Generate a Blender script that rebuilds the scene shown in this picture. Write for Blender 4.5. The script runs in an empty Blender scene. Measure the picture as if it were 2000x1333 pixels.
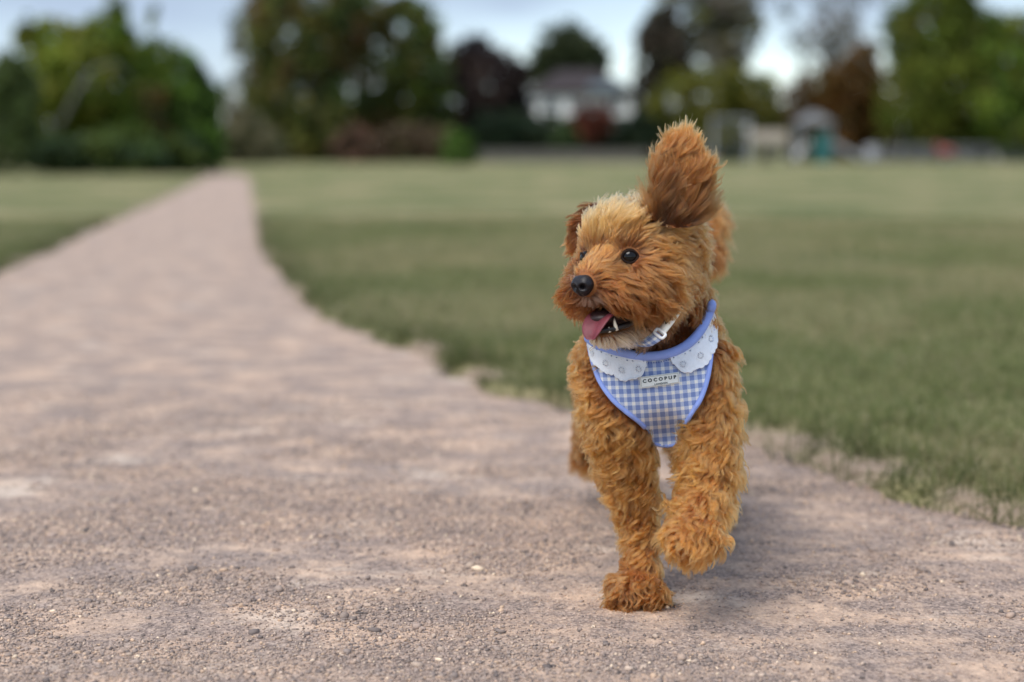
import bpy, math, random
import numpy as np
from mathutils import Vector, Matrix
from mathutils.kdtree import KDTree
from mathutils.bvhtree import BVHTree

S = bpy.context.scene
COL = S.collection
rng = np.random.default_rng(7)
random.seed(7)
FUR = 1.0            # fur density multiplier

# ------------------------------------------------------------------ camera, world, sun, exposure
H = 0.5                                   # lens height above the path
PITCH = math.atan((666.5 - 310) * 0.00036)
cam = bpy.data.cameras.new('camera')
cam.lens = 50; cam.sensor_width = 36; cam.clip_start = 0.05; cam.clip_end = 2000
cam.dof.use_dof = True
cam.dof.focus_distance = 1.53
cam.dof.aperture_fstop = 2.15
cam.dof.aperture_blades = 0
camo = bpy.data.objects.new('camera', cam); COL.objects.link(camo)
camo.location = (0, 0, H)
camo.rotation_euler = (math.pi / 2 - PITCH, 0, 0)
S.camera = camo

SUN_EL, SUN_AZ = math.radians(57), math.radians(-140)     # azimuth from +Y towards +X: behind the camera, to its left
W = bpy.data.worlds.new("World"); S.world = W
W.use_nodes = True
wn, wl = W.node_tree.nodes, W.node_tree.links
wn.clear()
wo = wn.new('ShaderNodeOutputWorld'); bg = wn.new('ShaderNodeBackground')
sky = wn.new('ShaderNodeTexSky'); sky.sky_type = 'NISHITA'; sky.sun_disc = False
sky.sun_elevation = SUN_EL; sky.sun_rotation = SUN_AZ
sky.air_density = 1.2; sky.dust_density = 0.3; sky.ozone_density = 1.5
tc = wn.new('ShaderNodeTexCoord')
mp = wn.new('ShaderNodeMapping'); mp.inputs['Scale'].default_value = (1.0, 1.0, 3.2); mp.inputs['Location'].default_value = (3.1, 0.4, 0.3)
nz = wn.new('ShaderNodeTexNoise'); nz.inputs['Scale'].default_value = 2.6; nz.inputs['Detail'].default_value = 7; nz.inputs['Roughness'].default_value = 0.55
cr = wn.new('ShaderNodeValToRGB')
cr.color_ramp.elements[0].position = 0.36; cr.color_ramp.elements[0].color = (0.5, 0.5, 0.5, 1)
cr.color_ramp.elements[1].position = 0.66; cr.color_ramp.elements[1].color = (1, 1, 1, 1)
mx = wn.new('ShaderNodeMix'); mx.data_type = 'RGBA'
mx.inputs['B'].default_value = (1.68, 2.10, 2.70, 1)                     # bright thin overcast
wl.new(tc.outputs['Generated'], mp.inputs['Vector']); wl.new(mp.outputs['Vector'], nz.inputs['Vector'])
wl.new(nz.outputs['Fac'], cr.inputs['Fac']); wl.new(cr.outputs['Color'], mx.inputs['Factor'])
wl.new(sky.outputs['Color'], mx.inputs['A'])
wl.new(mx.outputs['Result'], bg.inputs['Color']); bg.inputs['Strength'].default_value = 0.088
wl.new(bg.outputs['Background'], wo.inputs['Surface'])

sl = bpy.data.lights.new('sun', 'SUN'); sl.energy = 1.2; sl.angle = math.radians(40); sl.color = (1.0, 0.95, 0.87)
slo = bpy.data.objects.new('sun', sl); COL.objects.link(slo)
sd_ = Vector((math.sin(SUN_AZ) * math.cos(SUN_EL), math.cos(SUN_AZ) * math.cos(SUN_EL), math.sin(SUN_EL)))
slo.rotation_euler = sd_.to_track_quat('Z', 'Y').to_euler(); slo.location = (-4, -4, 8)

S.view_settings.view_transform = 'Standard'; S.view_settings.look = 'None'
S.view_settings.exposure = 1.75; S.view_settings.gamma = 1.0
try: S.view_settings.use_curve_mapping = False
except Exception: pass
S.render.engine = 'CYCLES'
S.cycles.use_denoising = True
S.cycles.max_bounces = 10; S.cycles.transparent_max_bounces = 12
S.cycles_curves.shape = 'RIBBONS'; S.cycles_curves.subdivisions = 2
S.render.hair_type = 'STRIP'

# ------------------------------------------------------------------ helpers
K = 0.00036
CA, SA = math.cos(PITCH), math.sin(PITCH)
def P(px, py, Y):
    """the point of the place that the photograph shows at (px, py) when it is Y metres in front of the lens"""
    u = (px - 1000) * K; v = (py - 666.5) * K
    dy = CA - v * SA; dz = -SA - v * CA
    return Vector((u * Y / dy, Y, H + dz * Y / dy))
def proj(p):
    p = np.asarray(p, float)
    y = p[..., 1]; z = p[..., 2] - H
    f = y * CA - z * SA; up = y * SA + z * CA
    return 1000 + p[..., 0] / f / K, 666.5 - up / f / K
def GP(px, py, z=0.0):
    v = (py - 666.5) * K; dy = CA - v * SA; dz = -SA - v * CA
    Y = (z - H) / dz * dy
    return P(px, py, Y)

def tag(o, label=None, cat=None, group=None, kind=None):
    if label: o['label'] = label
    if cat: o['category'] = cat
    if group: o['group'] = group
    if kind: o['kind'] = kind
    return o
def empty(name, loc, label, cat, group=None):
    o = bpy.data.objects.new(name, None); COL.objects.link(o); o.location = loc
    o.empty_display_size = 0.05
    return tag(o, label, cat, group)
def link(name, me, mat=None, parent=None):
    o = bpy.data.objects.new(name, me); COL.objects.link(o)
    if mat is not None: me.materials.append(mat)
    if parent is not None:
        o.parent = parent
        o.matrix_parent_inverse = (parent_world(parent)).inverted()
    return o
def parent_world(p):
    return (parent_world(p.parent) @ p.matrix_parent_inverse if p.parent is not None else Matrix()) @ p.matrix_basis
def mesh_np(name, V, F, mat=None, parent=None, smooth=False):
    """V (n,3), F (m,k) arrays in world space -> object"""
    me = bpy.data.meshes.new(name)
    V = np.asarray(V, np.float32); F = np.asarray(F, np.int32)
    me.vertices.add(len(V)); me.vertices.foreach_set('co', V.ravel())
    m, k = F.shape
    me.loops.add(m * k); me.loops.foreach_set('vertex_index', F.ravel())
    me.polygons.add(m)
    me.polygons.foreach_set('loop_start', np.arange(0, m * k, k, dtype=np.int32))
    if smooth: me.polygons.foreach_set('use_smooth', np.ones(m, bool))
    me.update(calc_edges=True); me.validate()
    return link(name, me, mat, parent)
def set_attr(me, name, dom, typ, arr):
    a = me.attributes.new(name, typ, dom)
    key = 'color' if 'COLOR' in typ else ('vector' if 'VECTOR' in typ else 'value')
    a.data.foreach_set(key, np.asarray(arr, np.float32).ravel())
class MB:
    """collects boxes, tubes, balls and loose faces into one mesh"""
    def __init__(s): s.v = []; s.f = []
    def add(s, vs, fs):
        b = len(s.v); s.v += [tuple(v) for v in vs]; s.f += [[b + i for i in f] for f in fs]
    def box(s, c, size, rot=None):
        x, y, z = [a / 2 for a in size]; c = Vector(c)
        vs = [Vector((i * x, j * y, k * z)) for i in (-1, 1) for j in (-1, 1) for k in (-1, 1)]
        if rot is not None: vs = [rot @ v for v in vs]
        s.add([c + v for v in vs], [(0, 1, 3, 2), (4, 6, 7, 5), (0, 4, 5, 1), (2, 3, 7, 6), (0, 2, 6, 4), (1, 5, 7, 3)])
    def tube(s, pts, rad, n=8, closed=False):
        pts = [Vector(p) for p in pts]; m = len(pts)
        rad = rad if isinstance(rad, (list, tuple)) else [rad] * m
        up = None; rings = []
        for i, p in enumerate(pts):
            a = pts[(i - 1) % m] if (i or closed) else p; b = pts[(i + 1) % m] if (i < m - 1 or closed) else p
            t = (b - a).normalized()
            if up is None: up = t.orthogonal().normalized()
            up = (up - t * up.dot(t)).normalized(); w = t.cross(up)
            rings.append([p + (up * math.cos(2 * math.pi * k / n) + w * math.sin(2 * math.pi * k / n)) * rad[i] for k in range(n)])
        vs = [v for r in rings for v in r]; fs = []
        for i in range(m if closed else m - 1):
            j = (i + 1) % m
            for k in range(n):
                fs.append((i * n + k, i * n + (k + 1) % n, j * n + (k + 1) % n, j * n + k))
        if not closed: fs += [tuple(range(n - 1, -1, -1)), tuple((m - 1) * n + k for k in range(n))]
        s.add(vs, fs)
    def ball(s, c, r, rot=None, nu=16, nv=10):
        c = Vector(c); r = (r, r, r) if not hasattr(r, '__len__') else r
        vs = [(0, 0, 1)]
        for i in range(1, nv):
            th = math.pi * i / nv
            for k in range(nu):
                ph = 2 * math.pi * k / nu
                vs.append((math.sin(th) * math.cos(ph), math.sin(th) * math.sin(ph), math.cos(th)))
        vs.append((0, 0, -1)); fs = []
        for k in range(nu): fs.append((0, 1 + k, 1 + (k + 1) % nu))
        for i in range(nv - 2):
            for k in range(nu):
                a = 1 + i * nu; b = a + nu
                fs.append((a + k, b + k, b + (k + 1) % nu, a + (k + 1) % nu))
        L = len(vs) - 1; a = 1 + (nv - 2) * nu
        for k in range(nu): fs.append((L, a + (k + 1) % nu, a + k))
        vs = [Vector((v[0] * r[0], v[1] * r[1], v[2] * r[2])) for v in vs]
        if rot is not None: vs = [rot @ v for v in vs]
        s.add([c + v for v in vs], fs)
    def build(s, name, mat=None, parent=None, smooth=False):
        me = bpy.data.meshes.new(name)
        me.from_pydata(s.v, [], s.f); me.update()
        if smooth: me.polygons.foreach_set('use_smooth', [True] * len(me.polygons))
        return link(name, me, mat, parent)

def noise2(x, y, seed=0):
    r = np.random.default_rng(seed); T = r.random((256, 256))
    xi = np.floor(x).astype(int); yi = np.floor(y).astype(int); fx = x - xi; fy = y - yi
    fx = fx * fx * (3 - 2 * fx); fy = fy * fy * (3 - 2 * fy)
    g = lambda a, b: T[a & 255, b & 255]
    return (g(xi, yi) * (1 - fx) + g(xi + 1, yi) * fx) * (1 - fy) + (g(xi, yi + 1) * (1 - fx) + g(xi + 1, yi + 1) * fx) * fy
def fbm(x, y, seed=0, o=4):
    s = 0; a = 1; t = 0
    for i in range(o):
        s = s + a * noise2(x * 2 ** i + 17.3 * i, y * 2 ** i + 9.1 * i, seed + i); t += a; a *= 0.5
    return s / t
def sstep(a, b, x):
    t = np.clip((x - a) / (b - a), 0, 1); return t * t * (3 - 2 * t)

class NT:
    """small node-tree writer"""
    def __init__(s, name):
        s.m = bpy.data.materials.new(name); s.m.use_nodes = True
        s.n = s.m.node_tree.nodes; s.l = s.m.node_tree.links
        s.b = s.n['Principled BSDF']; s.out = s.n['Material Output']
    def new(s, t, **kw):
        n = s.n.new(t)
        for k, v in kw.items():
            if hasattr(n, k): setattr(n, k, v)
        return n
    def c(s, a, b): s.l.new(a, b)
    def math(s, op, a, b=None):
        n = s.new('ShaderNodeMath', operation=op)
        for i, v in enumerate((a, b)):
            if v is None: continue
            if hasattr(v, 'is_linked'): s.c(v, n.inputs[i])
            else: n.inputs[i].default_value = v
        return n.outputs[0]
    def mix(s, fac, a, b, mode='MIX'):
        n = s.new('ShaderNodeMix', data_type='RGBA', blend_type=mode)
        for k, v in (('Factor', fac), ('A', a), ('B', b)):
            if hasattr(v, 'is_linked'): s.c(v, n.inputs[k])
            elif k == 'Factor': n.inputs[0].default_value = v
            else: n.inputs[k].default_value = (*v, 1)
        return n.outputs['Result']
    def noise(s, scale, detail=4, rough=0.5, vec=None, kind='ShaderNodeTexNoise'):
        n = s.new(kind); n.inputs['Scale'].default_value = scale
        if kind == 'ShaderNodeTexNoise':
            n.inputs['Detail'].default_value = detail; n.inputs['Roughness'].default_value = rough
        if vec is not None: s.c(vec, n.inputs['Vector'])
        return n
    def ramp(s, fac, *stops):
        n = s.new('ShaderNodeValToRGB'); s.c(fac, n.inputs['Fac'])
        e = n.color_ramp.elements
        while len(e) < len(stops): e.new(0.5)
        for k, (p, c) in enumerate(stops):
            e[k].position = p; e[k].color = (*c, 1) if hasattr(c, '__len__') else (c, c, c, 1)
        return n.outputs['Color']
    def bump(s, h, strength, dist, prev=None):
        n = s.new('ShaderNodeBump'); n.inputs['Strength'].default_value = strength; n.inputs['Distance'].default_value = dist
        s.c(h, n.inputs['Height'])
        if prev is not None: s.c(prev, n.inputs['Normal'])
        return n.outputs['Normal']
    def obj(s):
        return s.new('ShaderNodeTexCoord').outputs['Object']
def plain(name, col, rough=0.6, spec=0.4, var=0.15, scale=20, bump=0.0, bscale=80, coat=0, sss=0):
    t = NT(name); v = t.obj()
    n = t.noise(scale, 5, 0.6, v)
    lo = tuple(c * (1 - var) for c in col); hi = tuple(min(1, c * (1 + var)) for c in col)
    t.c(t.ramp(n.outputs['Fac'], (0.3, lo), (0.7, hi)), t.b.inputs['Base Color'])
    t.b.inputs['Roughness'].default_value = rough; t.b.inputs['Specular IOR Level'].default_value = spec
    t.b.inputs['Coat Weight'].default_value = coat
    if sss:
        t.b.inputs['Subsurface Weight'].default_value = sss; t.b.inputs['Subsurface Radius'].default_value = (0.006, 0.002, 0.001)
    if bump:
        n2 = t.noise(bscale, 4, 0.6, v); t.c(t.bump(n2.outputs['Fac'], bump, 0.002), t.b.inputs['Normal'])
    return t.m

# ------------------------------------------------------------------ the path, the lawn, gravel and grass
inner_px = [(470, 340), (486, 352), (489, 375), (490, 400), (498, 440), (509, 480), (530, 520), (560, 560), (600, 600), (660, 640), (740, 672),
            (830, 700), (868, 722), (880, 744), (930, 762), (1000, 782), (1100, 806), (1200, 824), (1320, 848), (1420, 868), (1480, 880), (1540, 902), (1620, 935),
            (1700, 966), (1780, 985), (1880, 1012), (2000, 1040)]
outer_px = [(418, 340), (398, 350), (360, 370), (300, 400), (230, 432), (150, 466), (70, 505), (0, 537)]
inner = [GP(*p) for p in inner_px]; outer = [GP(*p) for p in outer_px]
inner_w = [(-30, 54.5), (-14, 51.5)] + [(p.x, p.y) for p in inner] + [(1.2, 1.86), (1.9, 1.72), (3.2, 1.62), (8, 1.7)]
outer_w = [(-30, 52.6), (-14, 49.6)] + [(p.x, p.y) for p in outer] + [(-1.75, 3.2), (-1.9, 2.4), (-1.85, 1.5), (-1.6, .6), (-1.1, -.2), (-.3, -.7), (.8, -.95), (3, -1.05), (8, -1.0)]
poly = np.array(inner_w + outer_w[::-1])
# keep the far path in line with its own last stretch
def path_sd(x, y):
    """signed distance to the path's outline, negative on the path"""
    x = np.asarray(x, float); y = np.asarray(y, float)
    d = np.full(x.shape, 1e9); ins = np.zeros(x.shape, bool)
    n = len(poly)
    for i in range(n):
        ax, ay = poly[i]; bx, by = poly[(i + 1) % n]
        ex, ey = bx - ax, by - ay
        t = np.clip(((x - ax) * ex + (y - ay) * ey) / (ex * ex + ey * ey + 1e-12), 0, 1)
        d = np.minimum(d, np.hypot(x - ax - t * ex, y - ay - t * ey))
        c = ((ay > y) != (by > y)) & (x < (bx - ax) * (y - ay) / (by - ay + 1e-12) + ax)
        ins ^= c
    sd = np.where(ins, -d, d)
    w = (fbm(x * 7, y * 7, 3, 3) - .5) * .09 + (fbm(x * 22, y * 22, 5, 2) - .5) * .04
    return sd + w
def rise(y):
    return 0.22 * sstep(42, 95, y)
def lawn_z(x, y, sd):
    z = -0.03 + 0.050 * sstep(-0.03, 0.06, sd) + (fbm(x * 2.2, y * 2.2, 11, 3) - .5) * 0.035 * sstep(0, .5, sd)
    return z + rise(y)
def path_z(x, y):
    return (fbm(x * 3.0, y * 3.0, 21, 3) - .5) * 0.010 + (fbm(x * 16, y * 16, 22, 3) - .5) * 0.0035 + rise(y) * .9

OY = -1.5                                   # the fan of ground cells opens from a point behind the lens
def fan(r0, r1, nr, a0, a1, na):
    r = r0 * (r1 / r0) ** (np.arange(nr) / (nr - 1)); a = np.linspace(a0, a1, na)
    R, A = np.meshgrid(r, a, indexing='ij')
    X = R * np.sin(A); Y = OY + R * np.cos(A)
    i = np.arange(nr - 1)[:, None] * na + np.arange(na - 1)[None, :]
    F = np.stack([i, i + 1, i + na + 1, i + na], -1)[..., ::-1]
    return X, Y, F.reshape(-1, 4)
def sub(X, Y, Z, F, keep, name, mat):
    kf = keep.ravel()[F].any(1); F = F[kf]
    used = np.unique(F); mp_ = np.full(X.size, -1); mp_[used] = np.arange(len(used))
    V = np.stack([X.ravel()[used], Y.ravel()[used], Z.ravel()[used]], 1)
    return mesh_np(name, V, mp_[F], mat, None, True)

# path material: pinkish sandy fines between patches of grey-mauve grit
t = NT('path_grit'); v = t.obj()
big = t.noise(2.6, 6, .62, v).outputs['Fac']
mp_n = t.new('ShaderNodeMapping'); mp_n.inputs['Scale'].default_value = (1, 1.7, 1); t.c(v, mp_n.inputs['Vector'])
pat = t.noise(7.5, 7, .66, mp_n.outputs['Vector']).outputs['Fac']
fine = t.noise(260, 3, .7, v).outputs['Fac']
mid = t.noise(60, 5, .7, v).outputs['Fac']
vor = t.noise(330, vec=v, kind='ShaderNodeTexVoronoi')
grit = t.ramp(vor.outputs['Color'], (0.1, (.105, .087, .082)), (.5, (.245, .200, .180)), (.9, (.43, .35, .305)))
sand = t.ramp(mid, (.3, (.45, .330, .248)), (.7, (.64, .49, .375)))
pale = t.ramp(mid, (.3, (.56, .475, .395)), (.7, (.70, .61, .52)))
f1 = t.ramp(t.math('ADD', t.math('MULTIPLY', pat, .75), t.math('MULTIPLY', mid, .25)), (.455, 0.05), (.615, .92))
col = t.mix(f1, grit, sand)
pn = t.noise(5.2, 6, .6, v); pn.inputs['Vector'].default_value = (0, 0, 0)
mp2 = t.new('ShaderNodeMapping'); mp2.inputs['Location'].default_value = (7, 3, 1); mp2.inputs['Scale'].default_value = (1, 1.8, 1)
t.c(v, mp2.inputs['Vector']); t.c(mp2.outputs['Vector'], pn.inputs['Vector'])
col = t.mix(t.ramp(pn.outputs['Fac'], (.57, 0.0), (.70, .65)), col, pale)
col = t.mix(t.ramp(fine, (.3, .30), (.6, 0.0)), col, (.15, .125, .115))
tint = t.ramp(big, (.35, (1.02, .965, .935)), (.65, (1.17, 1.065, .99)))
col = t.mix(1.0, col, tint, 'MULTIPLY')
t.c(col, t.b.inputs['Base Color']); t.b.inputs['Roughness'].default_value = .92; t.b.inputs['Specular IOR Level'].default_value = .2
n1 = t.bump(vor.outputs['Distance'], .55, .002); n2 = t.bump(fine, .6, .0022, n1); n3 = t.bump(mid, .5, .006, n2)
t.c(n3, t.b.inputs['Normal'])
M_path = t.m

t = NT('turf'); v = t.obj()
a = t.noise(.55, 6, .6, v).outputs['Fac']; b_ = t.noise(9, 6, .65, v).outputs['Fac']; c_ = t.noise(70, 4, .7, v).outputs['Fac']
g = t.ramp(a, (.38, (.112, .134, .052)), (.50, (.205, .195, .088)), (.60, (.345, .280, .155)))
g = t.mix(t.ramp(b_, (.35, .5), (.65, 0.0)), g, (.06, .085, .03))
g = t.mix(t.ramp(c_, (.5, 0.0), (.75, .6)), g, (.23, .20, .11))
at = t.new('ShaderNodeAttribute', attribute_name='bare')
soil = t.ramp(c_, (.3, (.19, .135, .095)), (.7, (.40, .305, .235)))
g = t.mix(at.outputs['Fac'], g, soil)
t.c(g, t.b.inputs['Base Color']); t.b.inputs['Roughness'].default_value = .95; t.b.inputs['Specular IOR Level'].default_value = .1
n1 = t.bump(c_, .9, .012); t.c(t.bump(b_, .6, .03, n1), t.b.inputs['Normal'])
M_turf = t.m

X, Y, F = fan(1.15, 120, 520, -1.15, 1.15, 520)
SDg = path_sd(X, Y)
lawnZ = lawn_z(X, Y, SDg)
def bare_at(x, y, sd):
    """bare worn soil: along the edge and in two patches by the bend"""
    e = (1 - sstep(.0, .03, sd)) * .8
    e = np.maximum(e, (1 - sstep(.04, .14, sd)) * sstep(.52, .66, fbm(x * 6, y * 6, 31, 3)))
    for (px, py, rx, ry) in ((1545, 884, .08, .09), (1690, 935, .09, .07), (1470, 872, .06, .08), (1620, 915, .05, .05)):
        c = GP(px, py); e = np.maximum(e, np.exp(-(((x - c.x) / rx) ** 2 + ((y - c.y) / ry) ** 2)) * 1.1)
    return np.clip(e, 0, 1)
bareg = bare_at(X, Y, SDg)
kf = SDg > -0.05
lawn = sub(X, Y, lawnZ, F, kf, 'lawn', M_turf); tag(lawn, kind='structure')
co = np.empty(len(lawn.data.vertices) * 3, np.float32); lawn.data.vertices.foreach_get('co', co); co = co.reshape(-1, 3)
set_attr(lawn.data, 'bare', 'POINT', 'FLOAT', bare_at(co[:, 0], co[:, 1], path_sd(co[:, 0], co[:, 1])))
X2, Y2, F2 = fan(1.1, 64, 620, -1.25, 1.25, 640)
SD2 = path_sd(X2, Y2)
pathZ = path_z(X2, Y2) - 0.02 * sstep(0, .12, SD2)
path = sub(X2, Y2, pathZ, F2, SD2 < 0.10, 'path', M_path); tag(path, kind='structure')
gm = plain('meadow', (.085, .10, .042), .95, .1, .3, 3)
ground = mesh_np('ground', [(-900, -300, -.06), (900, -300, -.06), (900, 1500, -.06), (-900, 1500, -.06)], [(0, 1, 2, 3)], gm); tag(ground, kind='structure')
# the far field behind the park, a gentle bank that carries the trees and the houses
fx = np.linspace(-260, 260, 60); fy = np.linspace(70, 420, 50)
FX, FY = np.meshgrid(fx, fy, indexing='xy'); i = np.arange(49)[:, None] * 60 + np.arange(59)[None, :]
FF = np.stack([i, i + 1, i + 61, i + 60], -1).reshape(-1, 4)
field = mesh_np('far_field', np.stack([FX.ravel(), FY.ravel(), (rise(FY) - .012 - .3 * (1 - sstep(70, 96, FY))).ravel()], 1), FF, gm, None, True); tag(field, kind='structure')

# loose gravel: small angular stones, each real geometry, thick where the grit lies and thin on the sandy patches
ico = np.array([(0, .5257, .8507), (0, .5257, -.8507), (0, -.5257, .8507), (0, -.5257, -.8507), (.5257, .8507, 0), (.5257, -.8507, 0), (-.5257, .8507, 0), (-.5257, -.8507, 0),
                (.8507, 0, .5257), (.8507, 0, -.5257), (-.8507, 0, .5257), (-.8507, 0, -.5257)])
icof = []
for a in range(12):
    for b in range(a + 1, 12):
        for c in range(b + 1, 12):
            if all(abs(np.linalg.norm(ico[i] - ico[j]) - 1.0515) < .02 for i, j in ((a, b), (b, c), (a, c))):
                n = np.cross(ico[b] - ico[a], ico[c] - ico[a])
                icof.append((a, b, c) if n @ ico[a] > 0 else (a, c, b))
icof = np.array(icof)
oct_ = np.array([(1, 0, 0), (-1, 0, 0), (0, 1, 0), (0, -1, 0), (0, 0, 1), (0, 0, -1)], float)
octf = np.array([(0, 2, 4), (2, 1, 4), (1, 3, 4), (3, 0, 4), (2, 0, 5), (1, 2, 5), (3, 1, 5), (0, 3, 5)])
def stones(n0, base, faces, med, sg, lo, hi, rough):
    rr = 2.45 * (5.1 / 2.45) ** rng.random(n0); aa = rng.uniform(-.50, .50, n0)
    sx = rr * np.sin(aa); sy = OY + rr * np.cos(aa)
    ssd = path_sd(sx, sy)
    dens = sstep(.36, .60, fbm(sx * 5, sy * 8, 41, 4)) * .90 + .10
    keep = (ssd < .03) & (rng.random(n0) < dens * (1 - sstep(1.9, 3.3, sy)))
    sx, sy = sx[keep], sy[keep]; n = len(sx)
    size = np.clip(np.exp(rng.normal(math.log(med), sg, n)), lo, hi) * np.clip(1 + .25 * (sy - 1.6), .85, 1.6)
    V = base[None] * (1 + rng.uniform(-rough, rough, (n, len(base), 1))) + rng.uniform(-.15, .15, (n, len(base), 3))
    V = V * np.stack([rng.uniform(.8, 1.6, n), rng.uniform(.7, 1.1, n), rng.uniform(.5, .9, n)], 1)[:, None]
    ang = rng.uniform(0, 2 * np.pi, n); ca, sa = np.cos(ang)[:, None], np.sin(ang)[:, None]
    tl = rng.normal(0, .35, n)[:, None]
    V = np.stack([V[..., 0], V[..., 1] * np.cos(tl) - V[..., 2] * np.sin(tl), V[..., 1] * np.sin(tl) + V[..., 2] * np.cos(tl)], -1)
    V = np.stack([V[..., 0] * ca - V[..., 1] * sa, V[..., 0] * sa + V[..., 1] * ca, V[..., 2]], -1) * size[:, None, None]
    V += np.stack([sx, sy, path_z(sx, sy) + size * .2], 1)[:, None]
    return V.reshape(-1, 3), (faces[None] + (np.arange(n) * len(base))[:, None, None]).reshape(-1, 3), n, len(base)
Va, Fa, na0, ka = stones(430000, oct_, octf, .00150, .34, .0008, .0034, .3)
Vb, Fb, nb0, kb = stones(70000, ico, icof, .00175, .42, .0010, .0058, .32)
Vs = np.concatenate([Va, Vb]); Fs = np.concatenate([Fa, Fb + len(Va)]); NS = na0 + nb0
print('STONES', na0, nb0, len(Fs))
t = NT('stone_chip'); at = t.new('ShaderNodeAttribute', attribute_name='tone')
v = t.obj(); fn = t.noise(700, 3, .6, v).outputs['Fac']
t.c(t.mix(t.ramp(fn, (.35, .35), (.65, 0.0)), at.outputs['Color'], (.12, .10, .095)), t.b.inputs['Base Color'])
t.b.inputs['Roughness'].default_value = .85; t.b.inputs['Specular IOR Level'].default_value = .3
pal = np.array([(0.345, 0.262, 0.217), (0.262, 0.203, 0.175), (0.435, 0.311, 0.24), (0.15, 0.118, 0.105), (0.513, 0.384, 0.298), (0.379, 0.279, 0.229), (0.601, 0.417, 0.287), (0.824, 0.64, 0.464)])
ck = rng.choice(8, NS, p=[.24, .18, .18, .08, .14, .12, .045, .015])
tone = pal[ck] * rng.uniform(.8, 1.2, (NS, 1))
gravel = mesh_np('gravel', Vs, Fs, t.m); tag(gravel, kind='stuff')
set_attr(gravel.data, 'tone', 'POINT', 'FLOAT_COLOR', np.repeat(np.concatenate([tone, np.ones((NS, 1))], 1), np.concatenate([np.full(na0, ka), np.full(nb0, kb)]), 0))

def curves_obj(name, pts, rad, color, mat, parent=None):
    """pts (n,k,3), rad (n,k), color (n,3) -> a curves object"""
    n, k, _ = pts.shape
    hc = bpy.data.hair_curves.new(name)
    hc.add_curves([k] * n)
    hc.points.foreach_set('position', np.ascontiguousarray(pts, np.float32).ravel())
    hc.points.foreach_set('radius', np.ascontiguousarray(rad, np.float32).ravel())
    a = hc.attributes.new('tone', 'FLOAT_COLOR', 'CURVE')
    a.data.foreach_set('color', np.concatenate([color, np.ones((n, 1))], 1).astype(np.float32).ravel())
    return link(name, hc, mat, parent)

# mown grass, blade by blade, thinning out with distance as the turf material takes over
def blades(x, y, L, wid, tone, name, spread=.8):
    n = len(x); k = 4
    sd = path_sd(x, y); z = lawn_z(x, y, sd) - .003
    th = rng.uniform(0, 2 * np.pi, n); lean = np.abs(rng.normal(0, spread, n))
    dx, dy = np.cos(th) * np.sin(lean * .5), np.sin(th) * np.sin(lean * .5)
    tt = np.linspace(0, 1, k)[None, :]
    px = x[:, None] + L[:, None] * (dx[:, None] * tt + dx[:, None] * .9 * tt ** 2)
    py = y[:, None] + L[:, None] * (dy[:, None] * tt + dy[:, None] * .9 * tt ** 2)
    pz = z[:, None] + L[:, None] * tt * np.cos(lean * .75)[:, None] * (1 - .22 * lean[:, None] * tt)
    rad = wid[:, None] * np.array([1, .95, .7, .15])[None, :]
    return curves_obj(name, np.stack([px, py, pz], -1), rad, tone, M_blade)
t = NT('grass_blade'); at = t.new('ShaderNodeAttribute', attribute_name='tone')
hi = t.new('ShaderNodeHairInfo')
colr = t.mix(t.ramp(hi.outputs['Intercept'], (.0, .65), (.6, 0.0)), at.outputs['Color'], (.085, .082, .036))  # foot of each blade blended dark to paint the turf's shaded underside
t.c(colr, t.b.inputs['Base Color']); t.b.inputs['Roughness'].default_value = .55; t.b.inputs['Specular IOR Level'].default_value = .25
tr = t.new('ShaderNodeBsdfTranslucent'); t.c(colr, tr.inputs['Color'])
ms = t.new('ShaderNodeMixShader'); ms.inputs[0].default_value = .3
t.c(t.b.outputs[0], ms.inputs[1]); t.c(tr.outputs[0], ms.inputs[2]); t.c(ms.outputs[0], t.out.inputs['Surface'])
M_blade = t.m
NB = 420000
rb = 3.15 * (13.5 / 3.15) ** rng.random(NB); ab = rng.uniform(-.62, .56, NB)
bx = rb * np.sin(ab); by = OY + rb * np.cos(ab)
bsd = path_sd(bx, by)
bb = bare_at(bx, by, bsd)
kp = (bsd > -.005) & (rng.random(NB) > bb * .93)
bx, by, bsd, rb = bx[kp], by[kp], bsd[kp], rb[kp]
nb = len(bx)
patch = fbm(bx * .9, by * .9, 51, 4); tuft = fbm(bx * 9, by * 9, 52, 3)
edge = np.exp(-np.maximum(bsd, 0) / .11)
L = (.013 + .016 * rng.random(nb) + .018 * sstep(.55, .75, tuft)) * (1 + 1.3 * edge * sstep(.30, .55, fbm(bx * 4, by * 4, 55, 2)))
wid = .0007 * np.clip(rb / 3.4, .8, 3.2) * rng.uniform(.7, 1.3, nb)
straw = rng.random(nb) < .20 + .50 * sstep(.40, .57, patch)
gcol = np.array([(.140, .168, .052), (.185, .208, .074), (.100, .132, .043), (.22, .228, .092)])[rng.integers(0, 4, nb)]
scol = np.array([(.34, .29, .15), (.26, .23, .11), (.42, .36, .21)])[rng.integers(0, 3, nb)]
straw &= ~(rng.random(nb) < edge * .8)
tone = np.where(straw[:, None], scol, gcol) * rng.uniform(.75, 1.25, (nb, 1)) * (1 - .45 * edge[:, None])  # darker by the path edge: deep green blades plus painted shade of the lip
grass = blades(bx, by, L, wid, tone, 'grass'); tag(grass, kind='stuff')
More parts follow.
